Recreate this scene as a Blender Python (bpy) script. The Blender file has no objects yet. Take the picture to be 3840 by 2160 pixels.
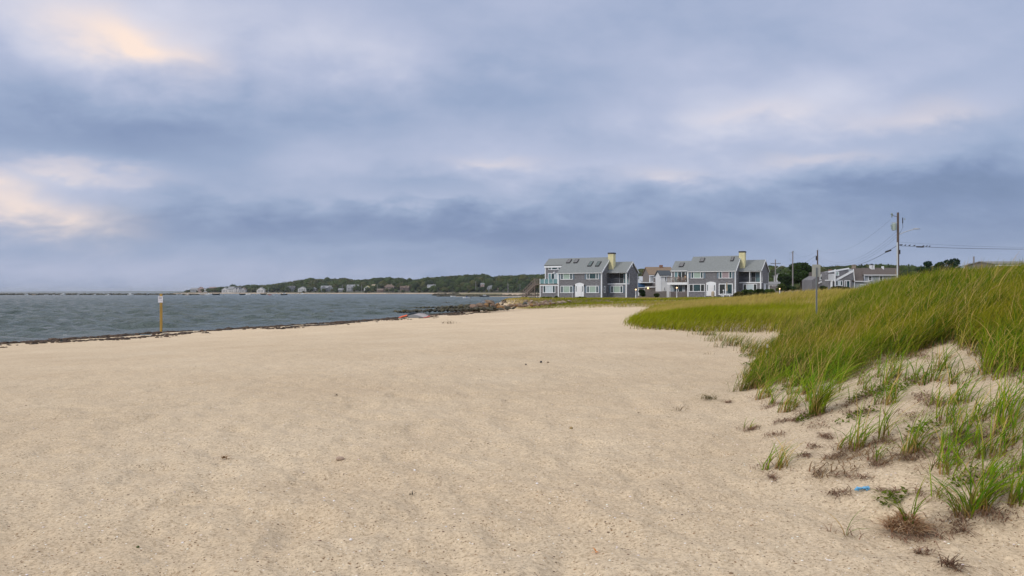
import bpy, math, random
import numpy as np
from mathutils import Vector
R = math.radians
rng = np.random.default_rng(7)
random.seed(7)
SC = bpy.context.scene
COL = SC.collection
# ------------------------------------------------------------------ camera
F = 2667.0; HOR = 1096.0; CZ = 2.4          # focal length in photo pixels, horizon row, eye height above the water
cam = bpy.data.cameras.new('camera'); co = bpy.data.objects.new('camera', cam); COL.objects.link(co)
cam.lens = 25.0; cam.sensor_width = 36.0
co.location = (0, 0, CZ); co.rotation_euler = (R(90), 0, 0)
cam.shift_y = 16 / 3840.0
cam.clip_start = 0.1; cam.clip_end = 40000
SC.camera = co
# ------------------------------------------------------------------ world
SUN_EL, SUN_AZ = 27.0, -125.0                # azimuth from +Y, negative to the left: behind the left shoulder
W = bpy.data.worlds.new('World'); SC.world = W; W.use_nodes = True
def sky():
    nt = W.node_tree; N = nt.nodes; L = nt.links; N.clear()
    out = N.new('ShaderNodeOutputWorld'); bg = N.new('ShaderNodeBackground'); L.new(bg.outputs[0], out.inputs[0])
    def val(x, s):
        if isinstance(x, (int, float)): s.default_value = x
        else: L.new(x, s)
    def M(op, a, b=None, c=None, clamp=False):
        n = N.new('ShaderNodeMath'); n.operation = op; n.use_clamp = clamp
        val(a, n.inputs[0])
        if b is not None: val(b, n.inputs[1])
        if c is not None: val(c, n.inputs[2])
        return n.outputs[0]
    tc = N.new('ShaderNodeTexCoord'); sp = N.new('ShaderNodeSeparateXYZ'); L.new(tc.outputs['Generated'], sp.inputs[0])
    x, y, z = sp.outputs
    az = M('ARCTAN2', x, y); el = M('ARCSINE', z)
    zc = M('ADD', M('MAXIMUM', z, 0.0), 0.42)
    cb = N.new('ShaderNodeCombineXYZ')
    val(M('DIVIDE', x, zc), cb.inputs[0]); val(M('DIVIDE', y, zc), cb.inputs[1]); cb.inputs[2].default_value = 3.1
    def noise(scale, detail, rough, off=0, dist=0.0, vec=None):
        m = N.new('ShaderNodeMapping'); m.inputs['Location'].default_value = (off, off * .7, 0)
        m.inputs['Rotation'].default_value = (0, 0, R(SKY_ROT)); m.inputs['Scale'].default_value = (1.0, 1.25, 1)
        L.new(vec or cb.outputs[0], m.inputs[0])
        n = N.new('ShaderNodeTexNoise'); n.inputs['Scale'].default_value = scale; n.inputs['Detail'].default_value = detail
        n.inputs['Roughness'].default_value = rough; n.inputs['Distortion'].default_value = dist
        L.new(m.outputs[0], n.inputs[0]); return n.outputs[0]
    big = noise(0.9, 2, .45, 1.3, .2); mid = noise(2.7, 4, .5, 5.1, .3); fine = noise(8.5, 5, .55, 9.0, .2)
    # warped direction for the named patches of cloud
    azw = M('ADD', az, M('MULTIPLY', M('SUBTRACT', mid, .5), .22)); elw = M('ADD', el, M('ADD', M('MULTIPLY', M('SUBTRACT', fine, .5), .05), M('MULTIPLY', M('SUBTRACT', mid, .5), .025)))
    def pos(px, py):
        X, Z = (px - 1920) / F, (HOR - py) / F
        return math.atan2(X, 1), math.atan2(Z, math.hypot(X, 1))
    def blob(px, py, sx, sy, tilt=0.0):
        a0, e0 = pos(px, py); sa, se = sx / F, sy / F
        da = M('SUBTRACT', azw, a0); de = M('SUBTRACT', elw, e0)
        if tilt: de = M('SUBTRACT', de, M('MULTIPLY', da, tilt))
        q = M('ADD', M('POWER', M('ABSOLUTE', M('DIVIDE', da, sa)), 2.0), M('POWER', M('ABSOLUTE', M('DIVIDE', de, se)), 2.0))
        return M('EXPONENT', M('MULTIPLY', q, -1.0))
    lum = M('MULTIPLY', M('SUBTRACT', big, .5), .55)
    lum = M('MULTIPLY_ADD', M('SUBTRACT', mid, .5), .50, lum)
    lum = M('MULTIPLY_ADD', M('SUBTRACT', fine, .5), .30, lum)
    for (px, py, sx, sy, t, w) in SKY_BLOBS:
        lum = M('MULTIPLY_ADD', blob(px, py, sx, sy, t), w, lum)
    lum = M('ADD', lum, SKY_MID)
    rp = N.new('ShaderNodeValToRGB'); e = rp.color_ramp.elements
    def lin(c): return tuple(((v / 255 + .055) / 1.055) ** 2.4 if v > 10 else v / 255 / 12.92 for v in c) + (1,)
    e[0].position = 0; e[0].color = lin((104, 122, 156)); e[1].position = 1; e[1].color = lin((209, 210, 225))
    for p, c in ((.25, (124, 141, 176)), (.5, (149, 164, 194)), (.75, (176, 184, 209))):
        k = e.new(p); k.color = lin(c)
    L.new(lum, rp.inputs[0])
    # warm sunlit gaps
    warm = None
    for (px, py, sx, sy, t, w) in WARM_BLOBS:
        b = M('MULTIPLY', blob(px, py, sx, sy, t), w); warm = b if warm is None else M('ADD', warm, b)
    warm = M('MULTIPLY', warm, M('MULTIPLY_ADD', fine, 1.3, .35), clamp=True)
    mx = N.new('ShaderNodeMixRGB'); L.new(warm, mx.inputs[0]); L.new(rp.outputs[0], mx.inputs[1]); mx.inputs[2].default_value = lin((248, 226, 212))
    # real clear-sky light behind the cloud deck
    nsk = N.new('ShaderNodeTexSky'); nsk.sky_type = 'NISHITA'; nsk.sun_disc = False
    nsk.sun_elevation = R(SUN_EL); nsk.sun_rotation = R(SUN_AZ); nsk.air_density = 1.2; nsk.dust_density = 2.0
    s1 = N.new('ShaderNodeMixRGB'); s1.blend_type = 'MULTIPLY'; s1.inputs[0].default_value = 1; L.new(nsk.outputs[0], s1.inputs[1]); s1.inputs[2].default_value = (.008, .008, .008, 1)
    ad = N.new('ShaderNodeMixRGB'); ad.blend_type = 'ADD'; ad.inputs[0].default_value = 1; L.new(mx.outputs[0], ad.inputs[1]); L.new(s1.outputs[0], ad.inputs[2])
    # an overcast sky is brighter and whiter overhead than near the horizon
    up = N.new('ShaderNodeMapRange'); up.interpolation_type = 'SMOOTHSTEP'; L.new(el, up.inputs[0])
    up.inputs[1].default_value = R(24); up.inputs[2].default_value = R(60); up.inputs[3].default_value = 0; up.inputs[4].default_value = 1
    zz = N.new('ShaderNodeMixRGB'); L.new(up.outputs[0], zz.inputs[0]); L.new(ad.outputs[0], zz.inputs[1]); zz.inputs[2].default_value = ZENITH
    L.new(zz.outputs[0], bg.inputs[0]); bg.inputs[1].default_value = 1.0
SKY_ROT = -18; SKY_MID = .57
SKY_BLOBS = [  # photo col, row, half-width, half-height, tilt, weight
    (1850, 620, 460, 70, 0, .18), (2450, 655, 400, 60, 0, .17), (3130, 590, 320, 70, 0, .16), (3000, 400, 460, 90, .2, .22), (3620, 420, 320, 90, .1, .22), (1560, 745, 380, 34, 0, .20),
    (3000, 150, 800, 130, .1, .10), (350, 130, 480, 170, -.2, .27), (40, 750, 320, 120, 0, .28), (2100, 470, 560, 70, .1, .12), (1000, 90, 700, 130, -.1, .16), (350, 640, 260, 40, 0, .16),
    (350, 480, 620, 120, .1, -.24), (1200, 480, 600, 110, .1, -.14), (1800, 300, 700, 90, .1, -.08), (3050, 850, 1500, 140, 0, -.25), (3300, 700, 700, 60, 0, -.14),
    (1700, 870, 1000, 80, 0, -.13), (800, 840, 600, 70, .05, -.12), (200, 1040, 800, 80, 0, .14), (1500, 1010, 900, 55, 0, .08), (3300, 520, 500, 40, .1, -.10), (1300, 930, 800, 30, 0, .10)]
WARM_BLOBS = [(450, 125, 190, 72, -.14, .72), (600, 160, 130, 50, -.1, .45), (40, 765, 210, 70, -.18, .75), (0, 660, 110, 30, 0, .4), (350, 640, 150, 20, -.1, .3), (1830, 610, 160, 22, 0, .22), (2440, 655, 160, 20, 0, .2),
              (3500, 415, 180, 36, 0, .22), (3080, 590, 160, 22, 0, .22), (2960, 400, 180, 36, 0, .22)]
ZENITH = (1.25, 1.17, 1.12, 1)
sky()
sl = bpy.data.lights.new('sun', 'SUN'); so = bpy.data.objects.new('sun', sl); COL.objects.link(so)
sl.energy = 1.5; sl.angle = R(12); sl.color = (1.0, .90, .78)
sd = Vector((math.sin(R(SUN_AZ)) * math.cos(R(SUN_EL)), math.cos(R(SUN_AZ)) * math.cos(R(SUN_EL)), math.sin(R(SUN_EL))))
so.rotation_euler = sd.to_track_quat('Z', 'Y').to_euler()
SC.view_settings.view_transform = 'Standard'; SC.view_settings.look = 'None'; SC.view_settings.gamma = 1
SC.view_settings.exposure = 0.05
SC.cycles.volume_bounces = 0; SC.cycles.max_bounces = 6

# ------------------------------------------------------------------ numpy noise
def _h(ix, iy, s):
    n = (ix.astype(np.int64) * 374761393 + iy.astype(np.int64) * 668265263 + s * 1442695041) & 0xffffffff
    n = ((n ^ (n >> 13)) * 1274126177) & 0xffffffff
    return ((n ^ (n >> 16)) & 0xffff) / 65535.0
def vn(x, y, s=0):
    ix = np.floor(x); iy = np.floor(y); fx = x - ix; fy = y - iy
    fx = fx * fx * (3 - 2 * fx); fy = fy * fy * (3 - 2 * fy)
    a = _h(ix, iy, s); b = _h(ix + 1, iy, s); c = _h(ix, iy + 1, s); d = _h(ix + 1, iy + 1, s)
    return (a * (1 - fx) + b * fx) * (1 - fy) + (c * (1 - fx) + d * fx) * fy
def fbm(x, y, s=0, o=4):
    t = 0; a = .5; n = 0
    for k in range(o):
        t = t + a * vn(x * 2 ** k + 17.3 * k, y * 2 ** k - 9.1 * k, s + k); n += a; a *= .5
    return t / n
def sm(t):
    t = np.clip(t, 0, 1); return t * t * (3 - 2 * t)

# ------------------------------------------------------------------ terrain height
SHORE = np.array([(-70, -60), (-48, -5), (-33, 18), (-24.0, 33), (-21.2, 42.4), (-17.1, 50), (-13.6, 58.6), (-10.7, 68), (-7.6, 80), (-6.2, 88),
                  (-4.6, 96), (-3.2, 112), (-.5, 128), (3, 138), (9, 146), (22, 168), (50, 230), (90, 330), (150, 520), (240, 900), (300, 1600)], float)
def shore_dist(x, y):
    best = np.full(x.shape, 1e9); sgn = np.ones(x.shape)
    for (ax, ay), (bx, by) in zip(SHORE[:-1], SHORE[1:]):
        dx, dy = bx - ax, by - ay; t = np.clip(((x - ax) * dx + (y - ay) * dy) / (dx * dx + dy * dy), 0, 1)
        qx, qy = x - ax - t * dx, y - ay - t * dy; d = np.hypot(qx, qy)
        m = d < best - 1e-9; best = np.where(m, d, best); sgn = np.where(m, np.sign(qx * dy - qy * dx), sgn)
    return best * sgn
FY = [-20, 2.5, 4, 5, 6.4, 7.1, 11.1, 18.2, 22, 26, 29, 30.2, 33, 37, 42, 60, 80, 86, 90, 94, 98, 104, 112, 2000]
FX = [9, 6.5, 4.3, 2.9, 2.4, 2.4, 3.6, 6.2, 8.0, 9.8, 10.3, 8.2, 6.2, 5.8, 6.4, 11, 15.5, 16.5, 12, 7, 3.5, -1, -2.2, -2.2]
def foot(y): return np.interp(y, FY, FX)
def Hbase(x, y):
    s = shore_dist(x, y)
    h = np.interp(s, [-60, -8, -2, 0, 2.5, 5, 12, 20, 30, 60], [-3, -1.3, -.45, .0, .03, .065, .25, .50, .70, .8])
    q = x - foot(y)
    qn = x - np.interp(y, FY[:11] + [32, 36, 60], FX[:11] + [11.3, 13, 24])
    t = np.clip(qn / np.interp(y, [8, 16, 24, 40], [7.2, 6.4, 5.0, 6]), 0, 1)
    r1 = .5 * sm(t) + .5 * (1 - (1 - t) ** 2)
    near = 1 - sm((y - 27) / 16)
    rise = r1 * 1.86 * near
    r2 = sm((q + .3) / 6.0) * (.42) * sm((y - 22) / 8) * (1 - .0 * y)
    mound = 1.15 * np.exp(-((x - 27.5) / 8.5) ** 2 - ((y - 58) / 17) ** 2) * sm(q / 8)
    back = sm((y - np.where(x < 14, 101, 94)) / 8) * sm((x + 8) / 7) * .68 * sm((s - .3) / 2.5) * (1 - .6 * sm((q) / 20) * 0)
    inl = sm((y - 22) / 8)
    h = np.where(s > 0, np.maximum(h, .62 * sm((y - 100) / 6) * sm(s / 2.5)), h)
    h2 = h + np.maximum(rise, np.maximum(r2 + mound, back)) + 0 * inl
    far = sm((y - 150) / 400) * sm(s / 30) * 3.0
    return h2 + far
def H(x, y):
    x = np.asarray(x, float); y = np.asarray(y, float)
    h = Hbase(x, y)
    s = x - foot(y)
    d = np.hypot(x, y)
    land = sm((h - .15) / .3)
    h = h + land * (.05 * (fbm(x * .55, y * .55, 3, 3) - .5) + .20 * (fbm(x * .6, y * .6, 11, 3) - .5) * sm(s / 2) * sm((60 - y) / 20))
    fade = 1 / (1 + (d / 18) ** 2)
    lum = fbm(x * 3.2, y * 3.2, 21, 2) - .5
    pits = -np.clip(.42 - vn(x * 2.6, y * 2.6, 31), 0, 1) * .16
    beach = 1 - .55 * sm(s / 1.5)
    h = h + land * fade * beach * (1.0 * .095 * lum + 1.0 * pits + .030 * (fbm(x * 9, y * 9, 41, 2) - .5))
    return h
def H1(x, y): return float(H(np.array([x]), np.array([y]))[0])
def at(px, D): return (px - 1920) / F * D
def zat(py, D): return CZ + (HOR - py) / F * D
_T = np.exp(np.linspace(math.log(2.5), math.log(1200), 3000))
def ghit(px, py):
    """where the sight line through a photo pixel meets the ground"""
    x = (px - 1920) / F * _T; z = CZ + (HOR - py) / F * _T
    b = z < H(x, _T); k = int(np.argmax(b)) if b.any() else len(_T) - 1
    return float(x[k]), float(_T[k])

# ------------------------------------------------------------------ materials
def lin(c): return tuple(((v / 255 + .055) / 1.055) ** 2.4 for v in c)
MATS = {}
def mat(name, rgb, rough=.7, var=0.0, scale=3.0, bump=0.0, emit=0.0, metal=0.0, spec=None, stretch=(1, 1, 1), bdist=.02, attr=False, rgb2=None, detail=4):
    if name in MATS: return MATS[name]
    m = bpy.data.materials.new(name); m.use_nodes = True; MATS[name] = m
    N = m.node_tree.nodes; L = m.node_tree.links; b = N['Principled BSDF']
    b.inputs['Base Color'].default_value = tuple(rgb) + (1,); b.inputs['Roughness'].default_value = rough; b.inputs['Metallic'].default_value = metal
    if spec is not None: b.inputs['Specular IOR Level'].default_value = spec
    if var or bump or rgb2 is not None:
        tc = N.new('ShaderNodeTexCoord'); mp = N.new('ShaderNodeMapping'); L.new(tc.outputs['Object'], mp.inputs[0]); mp.inputs['Scale'].default_value = stretch
        n = N.new('ShaderNodeTexNoise'); n.inputs['Scale'].default_value = scale; n.inputs['Detail'].default_value = detail; L.new(mp.outputs[0], n.inputs[0])
        rp = N.new('ShaderNodeValToRGB'); rp.color_ramp.elements[0].position = .3; rp.color_ramp.elements[1].position = .7
        c2 = rgb2 if rgb2 is not None else [v * (1 + var) for v in rgb]
        c1 = rgb if rgb2 is not None else [v * (1 - var) for v in rgb]
        rp.color_ramp.elements[0].color = tuple(c1) + (1,); rp.color_ramp.elements[1].color = tuple(c2) + (1,)
        L.new(n.outputs[0], rp.inputs[0]); src = rp.outputs[0]
        if attr:
            at_ = N.new('ShaderNodeAttribute'); at_.attribute_name = 'col'
            mx = N.new('ShaderNodeMixRGB'); mx.blend_type = 'MULTIPLY'; mx.inputs[0].default_value = 1; L.new(src, mx.inputs[1]); L.new(at_.outputs[0], mx.inputs[2]); src = mx.outputs[0]
        L.new(src, b.inputs['Base Color'])
        if bump:
            bp = N.new('ShaderNodeBump'); bp.inputs['Strength'].default_value = bump; bp.inputs['Distance'].default_value = bdist
            L.new(n.outputs[0], bp.inputs['Height']); L.new(bp.outputs[0], b.inputs['Normal'])
    elif attr:
        at_ = N.new('ShaderNodeAttribute'); at_.attribute_name = 'col'; L.new(at_.outputs[0], b.inputs['Base Color'])
    if emit:
        b.inputs['Emission Color'].default_value = tuple(rgb) + (1,); b.inputs['Emission Strength'].default_value = emit
    return m

# ------------------------------------------------------------------ mesh helpers
class MB:
    def __init__(s): s.v = []; s.f = []
    def add(s, vs, fs):
        o = len(s.v); s.v += [tuple(p) for p in vs]; s.f += [tuple(i + o for i in f) for f in fs]; return s
    def box(s, x0, x1, y0, y1, z0, z1):
        return s.add([(x0, y0, z0), (x1, y0, z0), (x1, y1, z0), (x0, y1, z0), (x0, y0, z1), (x1, y0, z1), (x1, y1, z1), (x0, y1, z1)],
                     [(3, 2, 1, 0), (4, 5, 6, 7), (0, 1, 5, 4), (1, 2, 6, 5), (2, 3, 7, 6), (3, 0, 4, 7)])
    def hexa(s, p): return s.add(p, [(3, 2, 1, 0), (4, 5, 6, 7), (0, 1, 5, 4), (1, 2, 6, 5), (2, 3, 7, 6), (3, 0, 4, 7)])
    def prism(s, prof, x0, x1, axis='x'):
        """profile polygon extruded along x (prof in y,z) or y (prof in x,z)"""
        n = len(prof)
        if axis == 'x': vs = [(x0, a, b) for a, b in prof] + [(x1, a, b) for a, b in prof]
        else: vs = [(a, x0, b) for a, b in prof] + [(a, x1, b) for a, b in prof]
        return s.add(vs, [tuple(range(n - 1, -1, -1)), tuple(range(n, 2 * n))] + [(i, (i + 1) % n, n + (i + 1) % n, n + i) for i in range(n)])
    def slab(s, a, b, c, d, t):
        """a thick plate: quad a b c d with thickness t downwards along its normal"""
        a, b, c, d = map(Vector, (a, b, c, d)); n = (b - a).cross(d - a).normalized() * t
        return s.hexa([tuple(q - n) for q in (a, b, c, d)] + [tuple(q) for q in (a, b, c, d)])
    def bar(s, p, q, w, h=None):
        p = Vector(p); q = Vector(q); h = h or w; d = (q - p).normalized()
        up = Vector((0, 0, 1)) if abs(d.z) < .95 else Vector((0, 1, 0))
        a = d.cross(up).normalized() * w / 2; b = a.cross(d).normalized() * h / 2
        return s.hexa([tuple(p - a - b), tuple(p + a - b), tuple(p + a + b), tuple(p - a + b), tuple(q - a - b), tuple(q + a - b), tuple(q + a + b), tuple(q - a + b)])
    def tube(s, pts, r, n=8, r2=None):
        pts = [Vector(p) for p in pts]; k = len(pts); o = len(s.v); r2 = r if r2 is None else r2
        for i, p in enumerate(pts):
            d = (pts[min(i + 1, k - 1)] - pts[max(i - 1, 0)]).normalized()
            up = Vector((0, 0, 1)) if abs(d.z) < .9 else Vector((1, 0, 0))
            a = d.cross(up).normalized(); b = a.cross(d).normalized(); rr = r + (r2 - r) * i / max(k - 1, 1)
            for j in range(n):
                t = 2 * math.pi * j / n; s.v.append(tuple(p + a * rr * math.cos(t) + b * rr * math.sin(t)))
        for i in range(k - 1):
            for j in range(n):
                s.f.append((o + i * n + j, o + i * n + (j + 1) % n, o + (i + 1) * n + (j + 1) % n, o + (i + 1) * n + j))
        s.f.append(tuple(o + j for j in range(n - 1, -1, -1))); s.f.append(tuple(o + (k - 1) * n + j for j in range(n))); return s
    def lathe(s, prof, c=(0, 0, 0), n=16):
        o = len(s.v); k = len(prof)
        for r, z in prof:
            for j in range(n):
                t = 2 * math.pi * j / n; s.v.append((c[0] + r * math.cos(t), c[1] + r * math.sin(t), c[2] + z))
        for i in range(k - 1):
            for j in range(n):
                s.f.append((o + i * n + j, o + i * n + (j + 1) % n, o + (i + 1) * n + (j + 1) % n, o + (i + 1) * n + j))
        s.f.append(tuple(o + j for j in range(n - 1, -1, -1))); s.f.append(tuple(o + (k - 1) * n + j for j in range(n))); return s
    def build(s, name, m, parent=None, smooth=False, **kw):
        me = bpy.data.meshes.new(name); me.from_pydata(s.v, [], s.f); me.update()
        if m: me.materials.append(m)
        if smooth: me.polygons.foreach_set('use_smooth', [True] * len(me.polygons))
        o = bpy.data.objects.new(name, me); COL.objects.link(o)
        if parent is not None: o.parent = parent
        tag(o, **kw); return o
def npmesh(name, v, f, m, parent=None, smooth=False, col=None, **kw):
    """v (n,3), f (k,4) or (k,3) arrays"""
    me = bpy.data.meshes.new(name); v = np.ascontiguousarray(v, np.float32); f = np.ascontiguousarray(f, np.int32); k, c = f.shape
    me.vertices.add(len(v)); me.vertices.foreach_set('co', v.ravel()); me.loops.add(k * c); me.loops.foreach_set('vertex_index', f.ravel())
    me.polygons.add(k); me.polygons.foreach_set('loop_start', np.arange(0, k * c, c, dtype=np.int32))
    if smooth: me.polygons.foreach_set('use_smooth', np.ones(k, bool))
    if col is not None:
        a = me.color_attributes.new('col', 'FLOAT_COLOR', 'POINT'); cc = np.ones((len(v), 4), np.float32); cc[:, :3] = col; a.data.foreach_set('color', cc.ravel())
    me.update(); me.validate()
    if m: me.materials.append(m)
    o = bpy.data.objects.new(name, me); COL.objects.link(o)
    if parent is not None: o.parent = parent
    tag(o, **kw); return o
def tag(o, label=None, cat=None, group=None, kind=None):
    if label: o['label'] = label
    if cat: o['category'] = cat
    if group: o['group'] = group
    if kind: o['kind'] = kind
    return o
def empty(name, loc, rz=0.0, **kw):
    o = bpy.data.objects.new(name, None); COL.objects.link(o); o.location = loc; o.rotation_euler = (0, 0, rz); o.empty_display_size = .3
    return tag(o, **kw)
def copy_tree(o, parent=None):
    c = o.copy(); COL.objects.link(c); c.parent = parent
    for ch in list(o.children): copy_tree(ch, c)
    return c
def ico(sub=2):
    t = (1 + 5 ** .5) / 2
    v = [(-1, t, 0), (1, t, 0), (-1, -t, 0), (1, -t, 0), (0, -1, t), (0, 1, t), (0, -1, -t), (0, 1, -t), (t, 0, -1), (t, 0, 1), (-t, 0, -1), (-t, 0, 1)]
    f = [(0, 11, 5), (0, 5, 1), (0, 1, 7), (0, 7, 10), (0, 10, 11), (1, 5, 9), (5, 11, 4), (11, 10, 2), (10, 7, 6), (7, 1, 8), (3, 9, 4), (3, 4, 2), (3, 2, 6), (3, 6, 8), (3, 8, 9), (4, 9, 5), (2, 4, 11), (6, 2, 10), (8, 6, 7), (9, 8, 1)]
    v = [np.array(p) / np.linalg.norm(p) for p in v]
    for _ in range(sub):
        c = {}; nf = []
        def mid(a, b):
            k = (min(a, b), max(a, b))
            if k not in c: p = v[a] + v[b]; v.append(p / np.linalg.norm(p)); c[k] = len(v) - 1
            return c[k]
        for a, b, d in f:
            ab, bd, da = mid(a, b), mid(b, d), mid(d, a); nf += [(a, ab, da), (b, bd, ab), (d, da, bd), (ab, bd, da)]
        f = nf
    return np.array(v), np.array(f)
ICO1, ICO2, ICO3 = ico(1), ico(2), ico(3)
# ================================================================== SETTING
def sand_mat():
    m = bpy.data.materials.new('sand'); m.use_nodes = True; N = m.node_tree.nodes; L = m.node_tree.links; b = N['Principled BSDF']
    b.inputs['Roughness'].default_value = .9; b.inputs['Specular IOR Level'].default_value = .15
    tc = N.new('ShaderNodeTexCoord')
    def nz(s, d=4, r=.55):
        n = N.new('ShaderNodeTexNoise'); n.inputs['Scale'].default_value = s; n.inputs['Detail'].default_value = d; n.inputs['Roughness'].default_value = r; L.new(tc.outputs['Object'], n.inputs[0]); return n.outputs[0]
    def ramp(src, stops):
        r = N.new('ShaderNodeValToRGB'); e = r.color_ramp.elements
        e[0].position, e[0].color = stops[0][0], tuple(stops[0][1]) + (1,); e[1].position, e[1].color = stops[-1][0], tuple(stops[-1][1]) + (1,)
        for p, c in stops[1:-1]: k = e.new(p); k.color = tuple(c) + (1,)
        L.new(src, r.inputs[0]); return r.outputs[0]
    def mix(f, a, c, mode='MIX'):
        x = N.new('ShaderNodeMixRGB'); x.blend_type = mode
        for i, q in enumerate((f, a, c)):
            if isinstance(q, (int, float)): x.inputs[i].default_value = q
            elif isinstance(q, tuple): x.inputs[i].default_value = q + (1,)
            else: L.new(q, x.inputs[i])
        return x.outputs[0]
    A, B_, C_ = SAND
    base = ramp(nz(.35, 5, .6), [(.3, A), (.5, B_), (.72, C_)])
    grain = ramp(nz(38, 3, .75), [(.30, (.60, .55, .50)), (.5, (1, 1, 1)), (.72, (1.22, 1.21, 1.2))])
    base = mix(1.0, base, grain, 'MULTIPLY')
    g2 = ramp(nz(13, 4, .8), [(.32, (.90, .88, .86)), (.5, (1, 1, 1)), (.68, (1.07, 1.07, 1.06))]); base = mix(1.0, base, g2, 'MULTIPLY')
    patch = ramp(nz(2.2, 5, .65), [(.34, (.97, .965, .96)), (.55, (1, 1, 1)), (.7, (1.03, 1.03, 1.03))]); base = mix(1.0, base, patch, 'MULTIPLY')
    def specks(scale, thr, col, soft=.02, seed=0.0):
        vo = N.new('ShaderNodeTexVoronoi'); vo.inputs['Scale'].default_value = scale; vo.inputs['Randomness'].default_value = 1
        mp = N.new('ShaderNodeMapping'); mp.inputs['Location'].default_value = (seed, seed * .3, 0); mp.inputs['Scale'].default_value = (1, 1.2, 1); L.new(tc.outputs['Object'], mp.inputs[0]); L.new(mp.outputs[0], vo.inputs[0])
        r = ramp(vo.outputs['Distance'], [(thr, (1, 1, 1)), (thr + soft, (0, 0, 0))])
        wn = ramp(vo.outputs['Color'], [(.55, (0, 0, 0)), (.58, (1, 1, 1))])
        f = mix(1.0, r, wn, 'MULTIPLY'); return f, col
    for (s, t, c, k) in ((26, .17, (.20, .13, .08), 0.), (60, .20, (.14, .11, .08), 3.), (14, .11, (.28, .17, .09), 7.), (34, .11, (.80, .78, .74), 11.), (14, .07, (.85, .84, .80), 5.)):
        f, cc = specks(s, t, c, .03, k); base = mix(f, base, cc)
    # wet / weedy strip next to the water line
    at_ = N.new('ShaderNodeAttribute'); at_.attribute_name = 'col'
    base = mix(1.0, base, at_.outputs[0], 'MULTIPLY')
    L.new(base, b.inputs['Base Color'])
    bp = N.new('ShaderNodeBump'); bp.inputs['Strength'].default_value = .55; bp.inputs['Distance'].default_value = .03
    bp2 = N.new('ShaderNodeBump'); bp2.inputs['Strength'].default_value = .5; bp2.inputs['Distance'].default_value = .006
    L.new(nz(9, 5, .6), bp.inputs['Height']); L.new(nz(60, 3, .7), bp2.inputs['Height']); L.new(bp.outputs[0], bp2.inputs['Normal']); L.new(bp2.outputs[0], b.inputs['Normal'])
    return m
SAND = ((.57, .468, .335), (.61, .51, .37), (.645, .55, .41))
def grid_mesh(name, az, D, zf, m, smooth=True, colf=None, closed=False, **kw):
    A, DD = np.meshgrid(az, D); X = DD * np.sin(A); Y = DD * np.cos(A)
    # polar cells about the origin; rows by distance
    Z = zf(X, Y, DD); nr, nc = X.shape
    v = np.stack([X.ravel(), Y.ravel(), Z.ravel()], 1); i = np.arange(nr * nc).reshape(nr, nc)
    f = np.stack([i[:-1, :-1].ravel(), i[:-1, 1:].ravel(), i[1:, 1:].ravel(), i[1:, :-1].ravel()], 1)
    if closed: f = np.concatenate([f, np.stack([i[:-1, -1], i[:-1, 0], i[1:, 0], i[1:, -1]], 1)])
    f = f[:, ::-1]
    col = colf(X.ravel(), Y.ravel(), Z.ravel()) if colf else None
    return npmesh(name, v, f, m, None, smooth, col, **kw)
front = np.linspace(R(-46), R(46), 820)
az = np.concatenate([np.linspace(R(-180), R(-47), 60), front, np.linspace(R(47), R(176), 58)])
def sandcol(x, y, z):
    s = shore_dist(x, y); q = x - foot(y)
    c = np.ones((len(x), 3))
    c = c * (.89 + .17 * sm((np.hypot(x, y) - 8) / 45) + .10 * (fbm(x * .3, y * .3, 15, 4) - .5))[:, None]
    wet = (1 - sm((s - .2) / 1.2))[:, None]; c = c * (1 - wet * np.array([.55, .52, .5]))
    # soil under grass and inland
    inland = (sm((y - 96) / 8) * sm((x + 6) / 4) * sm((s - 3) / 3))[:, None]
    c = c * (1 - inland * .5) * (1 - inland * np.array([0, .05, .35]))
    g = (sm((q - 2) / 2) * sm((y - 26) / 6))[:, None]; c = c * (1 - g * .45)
    return c
grid_mesh('ground', az, np.exp(np.linspace(math.log(.6), math.log(1900), 960)), lambda X, Y, D: H(X, Y), sand_mat(), colf=sandcol, closed=True, kind='structure', label='pale sandy beach rising into dunes')
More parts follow.
